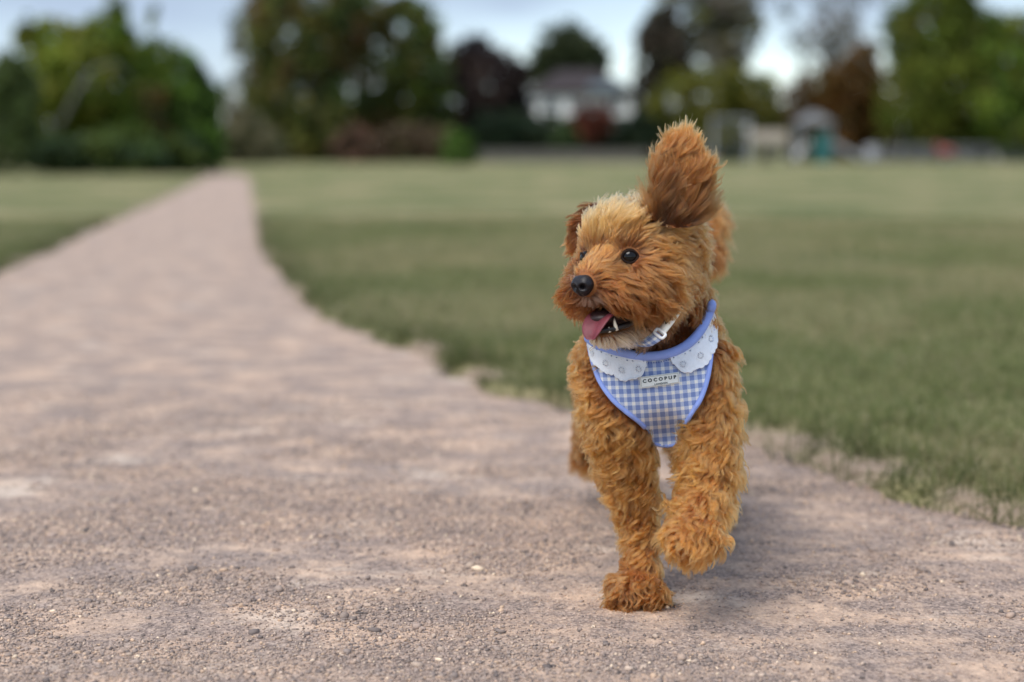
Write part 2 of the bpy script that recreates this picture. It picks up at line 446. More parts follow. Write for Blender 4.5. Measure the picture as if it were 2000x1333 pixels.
# ------------------------------------------------------------------ trees, shrubs, house, play area behind the field
def leaf_mat(name, cols, trans=.25):
    t = NT(name); at = t.new('ShaderNodeAttribute', attribute_name='tone')
    c = at.outputs['Color']; t.c(c, t.b.inputs['Base Color']); t.b.inputs['Roughness'].default_value = .6; t.b.inputs['Specular IOR Level'].default_value = .25
    tr = t.new('ShaderNodeBsdfTranslucent'); t.c(c, tr.inputs['Color'])
    ms = t.new('ShaderNodeMixShader'); ms.inputs[0].default_value = .35
    t.c(t.b.outputs[0], ms.inputs[1]); t.c(tr.outputs[0], ms.inputs[2]); t.c(ms.outputs[0], t.out.inputs['Surface'])
    return t.m
M_leaf = leaf_mat('leaf', None)
M_bark = plain('bark', (.085, .065, .05), .9, .2, .3, 6)
M_deadwood = plain('dead_wood', (.13, .125, .105), .9, .2, .2, 6)
def gz(y): return float(rise(np.array(y)))
def leaves(name, lobes, n, size, cols, parent, fill=.55, droop=0):
    """lobes: (centre, radii); leaf faces gathered in clumps through each lobe's volume, mostly towards its surface"""
    vol = np.array([r[0] * r[1] * r[2] for _, r in lobes]) ** .7
    li = rng.choice(len(lobes), n, p=vol / vol.sum())
    C_ = np.array([l[0][:] for l in lobes]); R_ = np.array([l[1] for l in lobes])
    ncl = max(8, n // 26)
    cli = rng.choice(len(lobes), ncl, p=vol / vol.sum())
    dirs = unit0(rng.normal(size=(ncl, 3))); rad = rng.random(ncl) ** (1 / 3) * (1 - fill) + fill
    cc = C_[cli] + dirs * R_[cli] * rad[:, None]
    k = rng.integers(0, ncl, n)
    p = cc[k] + rng.normal(size=(n, 3)) * R_[cli][k] * .13
    p[:, 2] = np.maximum(p[:, 2], gz(float(C_[0][1])) + .08)
    nrm = unit0(rng.normal(size=(n, 3)) + np.array([0, 0, .5])); a = unit0(np.cross(nrm, rng.normal(size=(n, 3)))); b = np.cross(nrm, a)
    s = size * rng.uniform(.6, 1.4, n)[:, None]
    V = np.stack([p - a * s, p + b * s * .55, p + a * s, p - b * s * .55], 1)
    cols = np.array(cols); ct = cols[rng.integers(0, len(cols), ncl)] * rng.uniform(.65, 1.35, (ncl, 1))
    tone = ct[k] * rng.uniform(.8, 1.2, (n, 1))
    o = mesh_np(name, V.reshape(-1, 3), np.arange(4 * n).reshape(-1, 4), M_leaf, parent)
    set_attr(o.data, 'tone', 'POINT', 'FLOAT_COLOR', np.repeat(np.concatenate([tone, np.ones((n, 1))], 1), 4, 0))
    return o
def unit0(a): return a / (np.linalg.norm(a, axis=-1, keepdims=True) + 1e-9)
def limb_tubes(m, base, top, r0, lobes, nl, twig=0):
    """a tapering trunk with a few bends and limbs reaching into the crown"""
    base, top = Vector(base), Vector(top); h = (top - base).length
    pts = [base.lerp(top, t) + Vector((random.uniform(-1, 1), random.uniform(-1, 1), 0)) * h * .02 * (t > 0) for t in (0, .2, .4, .6, .8, 1)]
    m.tube(pts, [r0 * f for f in (1.25, .95, .8, .62, .42, .15)], 8)
    for i in range(nl):
        t = random.uniform(.35, .9); s = pts[int(t * 5)].lerp(pts[min(5, int(t * 5) + 1)], t * 5 - int(t * 5))
        c, r = random.choice(lobes); c = Vector(c)
        e = c + Vector([random.uniform(-.7, .7) * q for q in r]); mid_ = s.lerp(e, .5) + Vector((0, 0, .06 * h))
        m.tube([s, mid_, e], [r0 * .32, r0 * .2, r0 * .05], 5)
        for j in range(twig):
            q = mid_.lerp(e, random.random()); m.tube([q, q + Vector([random.uniform(-1, 1) * h * .1 for _ in range(2)] + [random.uniform(.0, 1) * h * .14])], [r0 * .07, r0 * .015], 4)
FGREEN = [(0.105, 0.172, 0.022), (0.140, 0.203, 0.024), (0.081, 0.132, 0.019), (0.198, 0.234, 0.029)]
YGREEN = [(0.163, 0.203, 0.021), (0.219, 0.244, 0.029), (0.119, 0.163, 0.018), (0.255, 0.244, 0.042)]
DGREEN = [(0.058, 0.091, 0.020), (0.082, 0.116, 0.025), (0.047, 0.070, 0.020), (0.117, 0.124, 0.032)]
OLIVE = [(0.123, 0.126, 0.026), (0.161, 0.150, 0.035), (0.085, 0.091, 0.021), (0.208, 0.166, 0.041)]
BROWN = [(0.126, 0.065, 0.022), (0.168, 0.085, 0.024), (0.091, 0.055, 0.022), (0.105, 0.091, 0.028)]
COPPER = [(0.028, 0.017, 0.018), (0.040, 0.022, 0.022), (0.020, 0.014, 0.016), (0.050, 0.032, 0.025)]
GREY = [(0.130, 0.125, 0.085), (0.169, 0.150, 0.104), (0.098, 0.098, 0.065), (0.195, 0.163, 0.130)]
def tree(name, label, Y, lob, n, size, cols, cat='tree', group=None, fill=.5, nl=6, trunk=None, mat=None, twig=0):
    """lob: (px, py, rx_px, ry_px) in the photograph; the crown has the same depth as width"""
    u_ = K * Y
    lobes = []
    for (px, py, rx, ry) in lob:
        dy_ = random.uniform(-.5, .5) * rx * u_
        lobes.append((P(px, py, Y + dy_), (rx * u_, rx * u_ * .9, ry * u_)))
    bx0 = sum(l[0] for l in lob) / len(lob) if trunk is None else trunk
    x = P(bx0, 300, Y).x; z = gz(Y)
    top = max(lobes, key=lambda l: l[0].z)[0]
    root = empty(name, (x, Y, z), label, cat, group)
    m = MB(); h = top.z - z
    limb_tubes(m, (x, Y, z - .1), (top.x * .6 + x * .4, Y, top.z), max(.05, h * .035), lobes, nl, twig)
    m.build('trunk' if cat == 'tree' else 'stem', mat or M_bark, root, True)
    if n: leaves('crown' if cat == 'tree' else 'foliage', lobes, n, size, cols, root, fill)
    return root
HG = 'trees and bushes in the hedge left of the path'
tree('shrub', 'grey green rounded bush at the left end of the hedge', 41, [(-10, 240, 80, 95), (20, 170, 50, 60), (-60, 200, 70, 90)], 5200, .13, [(.11, .155, .045), (.09, .125, .04), (.14, .17, .06)], 'bush', HG)
tree('hedge_tree', 'yellow green ragged tree rising above the left hedge', 48, [(60, 110, 34, 60), (105, 90, 40, 62), (140, 150, 66, 80), (80, 230, 75, 90), (45, 78, 16, 20), (165, 95, 36, 44)], 7400, .14, YGREEN, 'tree', HG)
tree('conifer', 'tallest pointed green tree of the left hedge', 50, [(228, 20, 24, 48), (225, 95, 42, 55), (215, 180, 74, 75), (205, 260, 84, 70), (262, 130, 34, 50), (190, 90, 34, 50)], 7400, .14, FGREEN + YGREEN[:1], 'tree', HG)
tree('conifer', 'slender pointed green tree right of the tallest one in the left hedge', 52, [(305, 55, 15, 40), (310, 120, 36, 48), (305, 190, 66, 70), (290, 265, 76, 66), (345, 140, 32, 46)], 6000, .14, FGREEN, 'tree', HG)
tree('hedge_tree', 'dark green rounded tree closing the left hedge by the path', 46, [(372, 150, 30, 40), (385, 210, 46, 60), (395, 270, 46, 62), (345, 240, 50, 80)], 6200, .13, [(.075, .145, .018), (.10, .17, .022), (.04, .07, .014)], 'tree', HG)
tree('shrub', 'very dark low bush at the foot of the left hedge', 44, [(120, 300, 80, 38), (240, 300, 80, 40), (340, 305, 70, 34)], 5200, .13, [(.045, .078, .020), (.065, .10, .024), (.05, .08, .036), (.09, .12, .025)], 'bush', HG)
tree('shrub', 'small bush with browning leaves in front of the left hedge', 45, [(300, 200, 26, 30), (322, 245, 24, 28)], 900, .12, [(.14, .085, .022), (.09, .08, .02)], 'bush', HG)
r_ = empty('dead_branch', P(150, 240, 43.5), 'pale bare dead limb leaning through the left hedge', 'branch')
m = MB(); m.tube([P(112, 262, 43.5), P(128, 225, 43.3), P(150, 180, 43.2), P(180, 135, 43.4), P(225, 122, 43.6), (P(268, 165, 43.6))], [.06, .07, .06, .05, .035, .02], 7); m.tube([P(152, 178, 43.2), P(172, 160, 43.1), P(200, 178, 43.2)], [.04, .03, .015], 6)
m.build('limb', M_deadwood, r_, True)
BG_ = 'trees along the far side of the field'
tree('shrub', 'pale olive bush where the path meets the trees', 78, [(480, 270, 42, 48), (520, 290, 38, 34), (455, 255, 26, 40), (440, 300, 26, 36)], 2600, .22, [(.15, .135, .07), (.19, .165, .095), (.11, .115, .05)], 'bush')
tree('thin_tree', 'tall sparse grey brown tree beside the hedge gap', 104, [(455, 200, 44, 80), (500, 90, 50, 95), (520, 20, 45, 70), (560, -40, 60, 60)], 3000, .24, GREY + OLIVE, 'tree', BG_, .3, 10, 490)
tree('broad_tree', 'broad dark olive tree left of centre behind the field', 92, [(560, 70, 75, 90), (600, 180, 90, 100), (640, -20, 80, 80), (530, 210, 55, 95), (600, 275, 75, 45)], 9000, .26, OLIVE + DGREEN + BROWN[:1], 'tree', BG_, .4, 8, 600)
tree('broad_tree', 'tall dark green tree with a brown lower skirt near the middle', 96, [(700, 60, 65, 85), (690, 170, 75, 90), (735, 250, 60, 60), (660, 270, 60, 50)], 7600, .26, DGREEN + OLIVE + BROWN[:2], 'tree', BG_, .4, 8, 700)
tree('round_tree', 'green round topped tree left of the dark purple tree', 98, [(800, 55, 55, 55), (815, 140, 60, 75), (790, 230, 60, 70), (850, 200, 40, 60)], 7000, .26, DGREEN + OLIVE[:2] + FGREEN[:1], 'tree', BG_, .4, 8, 805)
tree('copper_tree', 'dark purple leaved tree left of the white house', 108, [(920, 130, 50, 56), (965, 165, 62, 62), (900, 190, 42, 60), (990, 215, 48, 50)], 8200, .26, COPPER, 'tree', BG_, .35, 8, 945)
tree('shrub', 'brownish red low shrub under the tall dark trees', 82, [(700, 285, 42, 34), (672, 296, 26, 22)], 1300, .2, [(.17, .09, .06), (.20, .115, .08), (.11, .07, .04)], 'bush')
tree('shrub', 'wide dull brown shrub right of the reddish one under the trees', 84, [(800, 272, 48, 38), (840, 280, 34, 36), (765, 285, 28, 30)], 1900, .2, [(.13, .085, .05), (.11, .085, .04), (.16, .11, .07)], 'bush')
tree('shrub', 'small bright green rounded bush standing out on the field edge', 74, [(898, 288, 28, 30), (900, 308, 32, 18)], 1400, .18, [(.075, .14, .02), (.10, .17, .03), (.05, .10, .015)], 'bush')
tree('hedge', 'long clipped dark green hedge in front of the white house', 102, [(960, 262, 46, 38), (1020, 260, 46, 38), (1080, 262, 46, 36), (1140, 264, 46, 34), (1200, 264, 46, 34), (1250, 260, 40, 38)], 12000, .2, [(.018, .036, .018), (.024, .045, .02), (.03, .045, .018)], 'hedge', None, .3, 2)
tree('shrub', 'small light green bush before the hedge and the white house', 96, [(1102, 268, 24, 26)], 800, .2, [(.06, .10, .03), (.05, .08, .025)], 'bush')
tree('shrub', 'rust red bush in front of the white house', 100, [(1158, 235, 36, 32), (1150, 255, 30, 22)], 1500, .2, [(.16, .045, .028), (.20, .06, .035), (.10, .035, .025)], 'bush')
tree('round_tree', 'round green tree behind the white house', 150, [(1110, 100, 58, 50), (1080, 135, 44, 48), (1140, 130, 46, 50)], 5200, .4, [(.06, .075, .03), (.08, .09, .04), (.045, .06, .022)], 'tree', BG_, .3, 8, 1110)
tree('thin_tree', 'dark brown grey tree right of the white house', 112, [(1272, 120, 34, 66), (1268, 200, 32, 70), (1290, 60, 36, 40), (1315, 120, 34, 60)], 5200, .26, [(.06, .048, .035), (.08, .06, .04), (.05, .05, .03)], 'tree', BG_, .35, 8, 1272)
tree('airy_tree', 'tall airy olive tree with sky showing through beyond the raised ear', 116, [(1350, 20, 75, 60), (1420, 50, 70, 80), (1380, 120, 75, 70), (1450, -10, 50, 60), (1330, 130, 40, 60)], 4800, .30, GREY + OLIVE[:2], 'tree', BG_, .25, 14, 1400, None, 2)
tree('shrub', 'large yellow green thicket behind the raised ear', 104, [(1330, 215, 60, 70), (1400, 190, 66, 62), (1470, 190, 52, 50), (1370, 255, 70, 45), (1490, 240, 40, 50)], 8200, .24, [(.16, .155, .018), (.12, .13, .018), (.07, .085, .014), (.18, .165, .03)], 'thicket', None, .35, 5)
tree('bare_tree', 'nearly bare tall tree with thin twigs against the sky', 118, [(1600, 30, 80, 90), (1680, 60, 80, 100), (1640, 130, 70, 70)], 1300, .26, GREY + BROWN[:1], 'tree', BG_, .2, 26, 1650, plain('grey_bark', (.16, .13, .12), .9, .2), 4)
tree('copper_tree', 'rusty brown autumn tree at the play area', 100, [(1600, 190, 68, 50), (1665, 180, 60, 62), (1700, 230, 46, 64), (1640, 245, 60, 50), (1690, 120, 34, 40)], 8000, .25, [(.15, .07, .016), (.18, .085, .018), (.09, .046, .014), (.11, .075, .02)], 'tree', BG_, .35, 6, 1680)
tree('broad_tree', 'large leafy green tree right of the rusty autumn tree', 94, [(1820, 60, 85, 80), (1870, 150, 95, 90), (1790, 200, 70, 85), (1900, 235, 90, 60), (1850, 0, 60, 50), (1890, 90, 70, 70)], 15500, .26, [(.11, .145, .018), (.14, .17, .024), (.08, .11, .016), (.17, .17, .03)], 'tree', BG_, .4, 8, 1840)
tree('broad_tree', 'green tree at the far right edge of the field', 90, [(1960, 110, 60, 75), (1975, 220, 60, 80), (2030, 140, 60, 110)], 6200, .26, FGREEN + OLIVE[:1], 'tree', BG_, .4, 8, 1980)

WOOD = [(.03, .045, .018), (.045, .06, .02), (.06, .06, .03), (.04, .03, .02)]
def wood_lobes(rng_px, f):
    return [(P(px, 284 + random.uniform(-14, 10), 136 + random.uniform(-2, 2)), ((.9 + random.random() * .5) * f, 1.0, (2.2 + random.random() * 1.2) * f * random.uniform(.85, 1.15))) for px in rng_px]
wood = leaves('far_wood', wood_lobes(range(384, 2160, 20), 1.0), 40000, .36, WOOD, None, .0); wood['kind'] = 'stuff'
wood = leaves('far_wood', wood_lobes(list(range(-1900, -60, 40)) + list(range(2160, 3600, 40)), 2.6), 30000, .6, WOOD, None, .0); wood['kind'] = 'stuff'
# the white house
YH = 128; u_ = K * YH
hz = gz(YH); hx0, hx1 = P(1044, 200, YH).x, P(1236, 200, YH).x
eave = P(1140, 178, YH).z; ridge = P(1140, 132, YH).z
house = empty('house', ((hx0 + hx1) / 2, YH, hz), 'white rendered house with a dark hipped roof beyond the hedge', 'house')
M_wall = plain('white_render', (.84, .82, .80), .9, .2, .06, 2); M_roof = plain('roof_tile', (.040, .032, .033), .9, .2, .2, 3); M_glass = plain('window_glass', (.04, .05, .06), .1, .6, .1, 2)
M_tr = plain('white_trim', (.75, .75, .75), .5, .3, .03, 2)
dpt = 7.0
m = MB(); m.box(((hx0 + hx1) / 2, YH + dpt / 2, (hz + eave) / 2 - .2), (hx1 - hx0, dpt, eave - hz + .4)); m.build('wall', M_wall, house)
ov = .5; xa, xb, ya, yb = hx0 - ov, hx1 + ov, YH - ov, YH + dpt + ov; e0 = eave - .05
m = MB(); rx0, rx1 = hx0 + 2.2, hx1 - 3.0
m.add([(xa, ya, e0), (xb, ya, e0), (xb, yb, e0), (xa, yb, e0), (rx0, YH + dpt / 2, ridge), (rx1, YH + dpt / 2, ridge), (xa, ya, e0 - .25), (xb, ya, e0 - .25), (xb, yb, e0 - .25), (xa, yb, e0 - .25)],
      [(0, 1, 5, 4), (1, 2, 5), (2, 3, 4, 5), (3, 0, 4), (0, 6, 7, 1), (1, 7, 8, 2), (2, 8, 9, 3), (3, 9, 6, 0), (9, 8, 7, 6)])
rf = m.build('roof', M_roof, house)
for px in (1075, 1128, 1200):
    for (py, hh) in ((205, 1.15), (262, 1.3)):
        c = P(px, py, YH - .03)
        m = MB(); m.box(c, (1.5, .10, hh)); w_ = m.build('window', M_tr, house)
        for s in (-1, 1):
            m = MB(); m.box(c + Vector((s * .35, -.06, 0)), (.6, .04, hh - .22)); m.build('pane', M_glass, w_)
m = MB(); m.box((P(1185, 172, YH - .2).x, YH + .2, eave + .35), (3.0, .5, .8)); m.build('dormer', plain('blue_grey_slate', (.16, .22, .26), .7, .3), house)

# the play area
M_pole = plain('galvanised_pole', (.27, .275, .285), .5, .4, .1, 3); M_teal = plain('teal_panel', (.015, .10, .095), .5, .3, .1, 2); M_red = plain('red_plastic', (.28, .07, .055), .45, .4, .1, 2)
M_wood = plain('weathered_wood', (.22, .19, .15), .85, .2, .2, 3); M_pale = plain('pale_plastic', (.25, .25, .26), .5, .4, .1, 3)
YP = 86; pz = gz(YP)
def GX_(px, Y=YP): return P(px, 300, Y).x
cf = empty('climbing_frame', (GX_(1600), YP, pz), 'play tower with pitched roof, teal panel and pale slide at the field edge', 'climbing frame')
x0, x1 = GX_(1562), GX_(1622); zt = P(1600, 222, YP).z
for x in (x0, x1):
    for y in (YP, YP + 1.6):
        m = MB(); m.tube([(x, y, pz - .1), (x, y, zt - .5)], .07, 8); m.build('post', M_pole, cf)
m = MB(); m.box(((x0 + x1) / 2, YP + .8, pz + 1.15), (x1 - x0 + .1, 1.7, .1)); m.build('platform', M_wood, cf)
m = MB(); xm = (x0 + x1) / 2
m.add([(x0 - .25, YP - .2, zt - .55), (x1 + .25, YP - .2, zt - .55), (x1 + .25, YP + 1.8, zt - .55), (x0 - .25, YP + 1.8, zt - .55), (xm, YP - .2, zt + .1), (xm, YP + 1.8, zt + .1)], [(0, 4, 5, 3), (4, 1, 2, 5), (0, 1, 4), (3, 5, 2), (0, 3, 2, 1)]); m.build('roof', M_pale, cf)
m = MB(); m.box((GX_(1606), YP - .06, pz + .9), (.95, .06, 1.75)); m.build('side_panel', M_teal, cf)
m = MB(); sa_, sb_ = Vector((x1, YP + .5, pz + 1.2)), Vector((GX_(1688), YP + .3, pz + .15)); dv = (sb_ - sa_)
for yy_ in (-.32, .32): m.box((sa_ + sb_) / 2 + Vector((0, yy_, .12)), (dv.length, .05, .28), Matrix.Rotation(-math.atan2(dv.z, dv.x), 3, 'Y'))
m.box((sa_ + sb_) / 2, (dv.length, .62, .05), Matrix.Rotation(-math.atan2(dv.z, dv.x), 3, 'Y')); m.build('slide', M_pale, cf)
m = MB()
for i in range(5): m.tube([(x0 - .5 + .1 * i, YP + .4, pz + .05 + .24 * i), (x0 - .5 + .1 * i, YP + 1.2, pz + .05 + .24 * i)], .03, 6)
m.tube([(x0 - .55, YP + .4, pz), (x0, YP + .4, pz + 1.25)], .035, 6); m.tube([(x0 - .55, YP + 1.2, pz), (x0, YP + 1.2, pz + 1.25)], .035, 6); m.build('ladder', M_pole, cf)
sw = empty('swing_set', (GX_(1425), YP, pz), 'grey metal swing frame left of the play tower', 'swing')
xa_, xb_ = GX_(1392), GX_(1462); zt2 = P(1425, 232, YP).z
for x in (xa_, xb_):
    for s in (-1, 1):
        m = MB(); m.tube([(x + s * .25, YP + s * .9, pz - .1), (x, YP, zt2)], .06, 8); m.build('leg', M_pole, sw)
m = MB(); m.tube([(xa_ - .1, YP, zt2), (xb_ + .1, YP, zt2)], .06, 8); m.build('crossbar', M_pole, sw)
for f in (.3, .7):
    x = xa_ + (xb_ - xa_) * f
    m = MB(); m.box((x, YP, pz + .5), (.5, .22, .06)); s_ = m.build('seat', M_teal, sw)
    for s in (-1, 1):
        m = MB(); m.tube([(x + s * .22, YP, pz + .5), (x + s * .2, YP, zt2)], .02, 5); m.build('chain', M_pole, s_)
ph = empty('playhouse', (GX_(1508), YP + 1.5, pz), 'low cream playhouse between the swings and the play tower', 'playhouse')
c = Vector((GX_(1508), YP + 1.5, pz + .65)); m = MB(); m.box(c, (1.9, 1.4, 1.3)); m.build('wall', plain('cream_board', (.28, .265, .16), .8, .2), ph)
m = MB(); m.add([c + Vector(v_) for v_ in ((-1.15, -.85, .6), (1.15, -.85, .6), (1.15, .85, .6), (-1.15, .85, .6), (-1.15, 0, 1.35), (1.15, 0, 1.35))], [(0, 1, 5, 4), (2, 3, 4, 5), (0, 4, 3), (1, 2, 5), (0, 3, 2, 1)]); m.build('roof', M_wood, ph)
m = MB(); m.box(c + Vector((-.2, -.72, -.15)), (.7, .05, 1.0)); m.build('doorway', plain('opening_shade', (.03, .03, .03), .9, .1), ph)  # dark board on the solid wall paints the shade inside a doorway
m = MB(); m.box(c + Vector((.6, -.72, .1)), (.4, .05, .4)); m.build('window', M_glass, ph)
sr = empty('spring_rider', (GX_(1848), YP, pz), 'red spring rider by the railings under the green tree', 'spring rider')
c = Vector((GX_(1848), YP, pz)); m = MB(); pts = [c + Vector((.12 * math.cos(a_), .12 * math.sin(a_), .02 + .015 * a_)) for a_ in np.linspace(0, 8 * math.pi, 50)]
m.tube(pts, .025, 5); m.build('spring', M_pole, sr)
m = MB(); m.ball(c + Vector((0, 0, .72)), (.55, .16, .24)); m.ball(c + Vector((-.5, 0, .98)), (.2, .12, .22)); m.build('body', M_red, sr, True)
m = MB(); m.tube([c + Vector((-.35, -.25, 1.0)), c + Vector((-.35, .25, 1.0))], .025, 6); m.build('handlebar', M_pole, sr)
lb = empty('litter_bin', (GX_(1702, 78), 78, gz(78)), 'pale round litter bin at the right foot of the slide', 'bin')
c = Vector((GX_(1702, 78), 78, gz(78))); m = MB(); m.tube([c, c + Vector((0, 0, .85))], [.27, .32], 14); m.build('body', M_pale, lb, True)
m = MB(); m.ball(c + Vector((0, 0, .9)), (.34, .34, .16)); m.build('lid', M_pale, lb, True)
rl = empty('railing', (GX_(1880, 89), 89, gz(89)), 'pale metal railing round the play area on the right', 'railing')
m = MB(); xr0, xr1 = GX_(1715, 89), GX_(2060, 89); zr = gz(89)
for z_ in (.25, 1.05):
    mm = MB(); mm.box(((xr0 + xr1) / 2, 89, zr + z_), (xr1 - xr0, .05, .06)); mm.build('rail', M_pale, rl)
nb_ = int((xr1 - xr0) / .13)
for i in range(nb_): m.box((xr0 + .13 * i, 89.0, zr + .65), (.022, .03, .78))
bo = m.build('bars', M_pale, rl); bo['kind'] = 'stuff'
for i in range(5):
    mm = MB(); mm.box((xr0 + (xr1 - xr0) * i / 4, 89.06, zr + .55), (.08, .06, 1.25)); mm.build('post', M_pale, rl)
lw = empty('low_wall', (GX_(1160, 92), 92, gz(92)), 'low grey brown stone wall below the dark hedge', 'wall')
x0, x1 = GX_(935, 92), GX_(1262, 92); mm = MB(); mm.box(((x0 + x1) / 2, 92, gz(92) + .35), (x1 - x0, .45, .75)); mm.build('wall', plain('old_stone', (.12, .11, .095), .9, .2, .25, 4), lw)
mm = MB(); mm.box(((x0 + x1) / 2, 92, gz(92) + .76), (x1 - x0 + .1, .55, .08)); mm.build('coping', plain('coping_stone', (.17, .155, .14), .9, .2, .2, 4), lw)
# ------------------------------------------------------------------ the dog
TH, PH, RO = math.radians(40), math.radians(0), math.radians(5)
HC = P(1238, 489, 1.55)                                  # middle of the skull
hF = Vector((-math.sin(TH) * math.cos(PH), -math.cos(TH) * math.cos(PH), math.sin(PH)))
hS = Vector((math.cos(TH), -math.sin(TH), 0))
hU = hF.cross(hS)
if hU.z < 0: hU = -hU
hS, hU = hS * math.cos(RO) + hU * math.sin(RO), hU * math.cos(RO) - hS * math.sin(RO)
HM = Matrix((hF, hS, hU)).transposed()
def HL(f, s, u): return HC + hF * f + hS * s + hU * u
def HD(f, s, u): return (hF * f + hS * s + hU * u).normalized()
Hinv = np.array(HM.inverted())
def to_head(p): return (np.asarray(p) - np.array(HC)) @ Hinv.T

footR = GP(1238, 1178)
dog = empty('dog', (footR.x, footR.y + .15, 0), 'small curly apricot dog running along the gravel path with one ear blown up', 'dog')
balls = []                                               # region, centre, radii, rotation
def ball(reg, c, r, rot=None): balls.append((reg, Vector(c), r if hasattr(r, '__len__') else (r, r, r), rot))
def limb(reg, pts):
    for (a, b) in zip(pts[:-1], pts[1:]):
        pa, pb = Vector(a[0]), Vector(b[0]); n = max(2, int((pb - pa).length / (.35 * min(a[1], b[1]))))
        for i in range(n + 1):
            t = i / n; ball(reg, pa.lerp(pb, t), a[1] * (1 - t) + b[1] * t)
# trunk and neck
limb('trunk', [(P(1292, 692, 1.625), .068), (P(1288, 695, 1.75), .079), (P(1270, 688, 1.93), .077)])
limb('trunk', [(P(1300, 748, 1.60), .054), (P(1296, 752, 1.68), .058), (P(1285, 735, 1.85), .062)])
limb('trunk', [(P(1294, 650, 1.63), .062), (P(1275, 560, 1.60), .054), (HL(-.02, 0, -.02), .055)])
# head
ball('head', HL(-.005, 0, -.006), (.064, .0595, .053), HM)
ball('head', HL(.022, 0, .012), (.036, .044, .030), HM)
for s in (-1, 1):
    ball('head', HL(.022, s * .034, -.03), (.036, .030, .032), HM)
    ball('head', HL(.064, s * .020, -.040), (.024, .021, .019), HM)
limb('head', [(HL(.045, 0, -.022), .029), (HL(.078, 0, -.029), .0195)])
limb('head', [(HL(-.01, 0, -.058), .038), (HL(.018, 0, -.070), .027)])
ball('head', HL(.034, 0, -.081), (.024, .025, .014), HM); ball('head', HL(.056, 0, -.0875), (.022, .0205, .0095), HM)
# front legs: the dog's right one stands on the path, the left one is lifted towards the lens
xr = footR.x
limb('foreleg', [(P(1212, 705, 1.60), .044), (P(1210, 790, 1.585), .036), (P(1220, 890, 1.595), .0275), (P(1243, 985, 1.60), .0195), (P(1253, 1065, 1.585), .0150), (P(1251, 1120, 1.567), .017)])
ball('foreleg', (xr + .002, footR.y - .004, .0215), (.027, .030, .0195))
ball('foreleg', (xr - .012, footR.y - .018, .0165), (.016, .018, .0145)); ball('foreleg', (xr + .014, footR.y - .018, .0165), (.016, .018, .0145))
limb('foreleg_left', [(P(1358, 705, 1.60), .036), (P(1375, 800, 1.575), .0292), (P(1384, 885, 1.55), .0250), (P(1376, 960, 1.525), .0225), (P(1362, 1012, 1.50), .0215)])
ball('foreleg_left', P(1355, 1036, 1.482), (.025, .023, .019))
ball('foreleg_left', P(1342, 1044, 1.470), (.0145, .017, .013)); ball('foreleg_left', P(1368, 1044, 1.470), (.0145, .017, .013))
# hind legs and tail
limb('hindleg', [(P(1206, 720, 1.93), .056), (P(1184, 790, 1.95), .040), (P(1164, 838, 2.0), .027), (P(1149, 872, 2.03), .019), (P(1144, 888, 2.02), .0185)])
limb('hindleg', [(P(1325, 730, 1.93), .060), (P(1355, 830, 1.94), .042), (P(1382, 930, 1.95), .024), (P(1386, 1000, 1.91), .018), (P(1386, 1022, 1.885), .021)])
limb('tail', [(P(1285, 610, 2.0), .024), (P(1325, 480, 2.06), .018), (P(1360, 412, 2.06), .015), (P(1382, 425, 2.05), .014), (P(1386, 490, 2.03), .011)])

mb = MB()
for (_, c, r, rot) in balls: mb.ball(c, r, rot, 14, 9)
raw = mb.build('body_raw')
md = raw.modifiers.new('r', 'REMESH'); md.mode = 'VOXEL'; md.voxel_size = .0034
md = raw.modifiers.new('s', 'SMOOTH'); md.factor = .5; md.iterations = 7
dg = bpy.context.evaluated_depsgraph_get()
bme = bpy.data.meshes.new_from_object(raw.evaluated_get(dg)); bme.name = 'body'
bpy.data.objects.remove(raw)
for p in bme.polygons: p.use_smooth = True

def skin_mat(name, col):
    return plain(name, col, .7, .2, .25, 60, .3, 300)
M_skin = skin_mat('skin_under_fur', (.22, .085, .028))
bme.materials.clear()
body = link('body', bme, M_skin, dog)

nv = len(bme.vertices)
BV = np.empty(nv * 3); bme.vertices.foreach_get('co', BV); BV = BV.reshape(-1, 3)
BN = np.array([v.normal[:] for v in bme.vertices])
bme.calc_loop_triangles()
BT = np.empty(len(bme.loop_triangles) * 3, np.int32); bme.loop_triangles.foreach_get('vertices', BT); BT = BT.reshape(-1, 3)
bvh = BVHTree.FromPolygons([Vector(v) for v in BV], [tuple(t) for t in BT])

def unit(a): return a / (np.linalg.norm(a, axis=-1, keepdims=True) + 1e-12)
def sample(V, N, T, n, wt=None):
    a, b, c = V[T[:, 0]], V[T[:, 1]], V[T[:, 2]]
    ar = np.linalg.norm(np.cross(b - a, c - a), axis=1)
    if wt is not None: ar = ar * wt
    i = rng.choice(len(T), n, p=ar / ar.sum())
    u, v = rng.random(n), rng.random(n); fl = u + v > 1; u[fl], v[fl] = 1 - u[fl], 1 - v[fl]
    w = 1 - u - v
    p = a[i] * w[:, None] + b[i] * u[:, None] + c[i] * v[:, None]
    nn = unit(N[T[i, 0]] * w[:, None] + N[T[i, 1]] * u[:, None] + N[T[i, 2]] * v[:, None])
    return p, nn

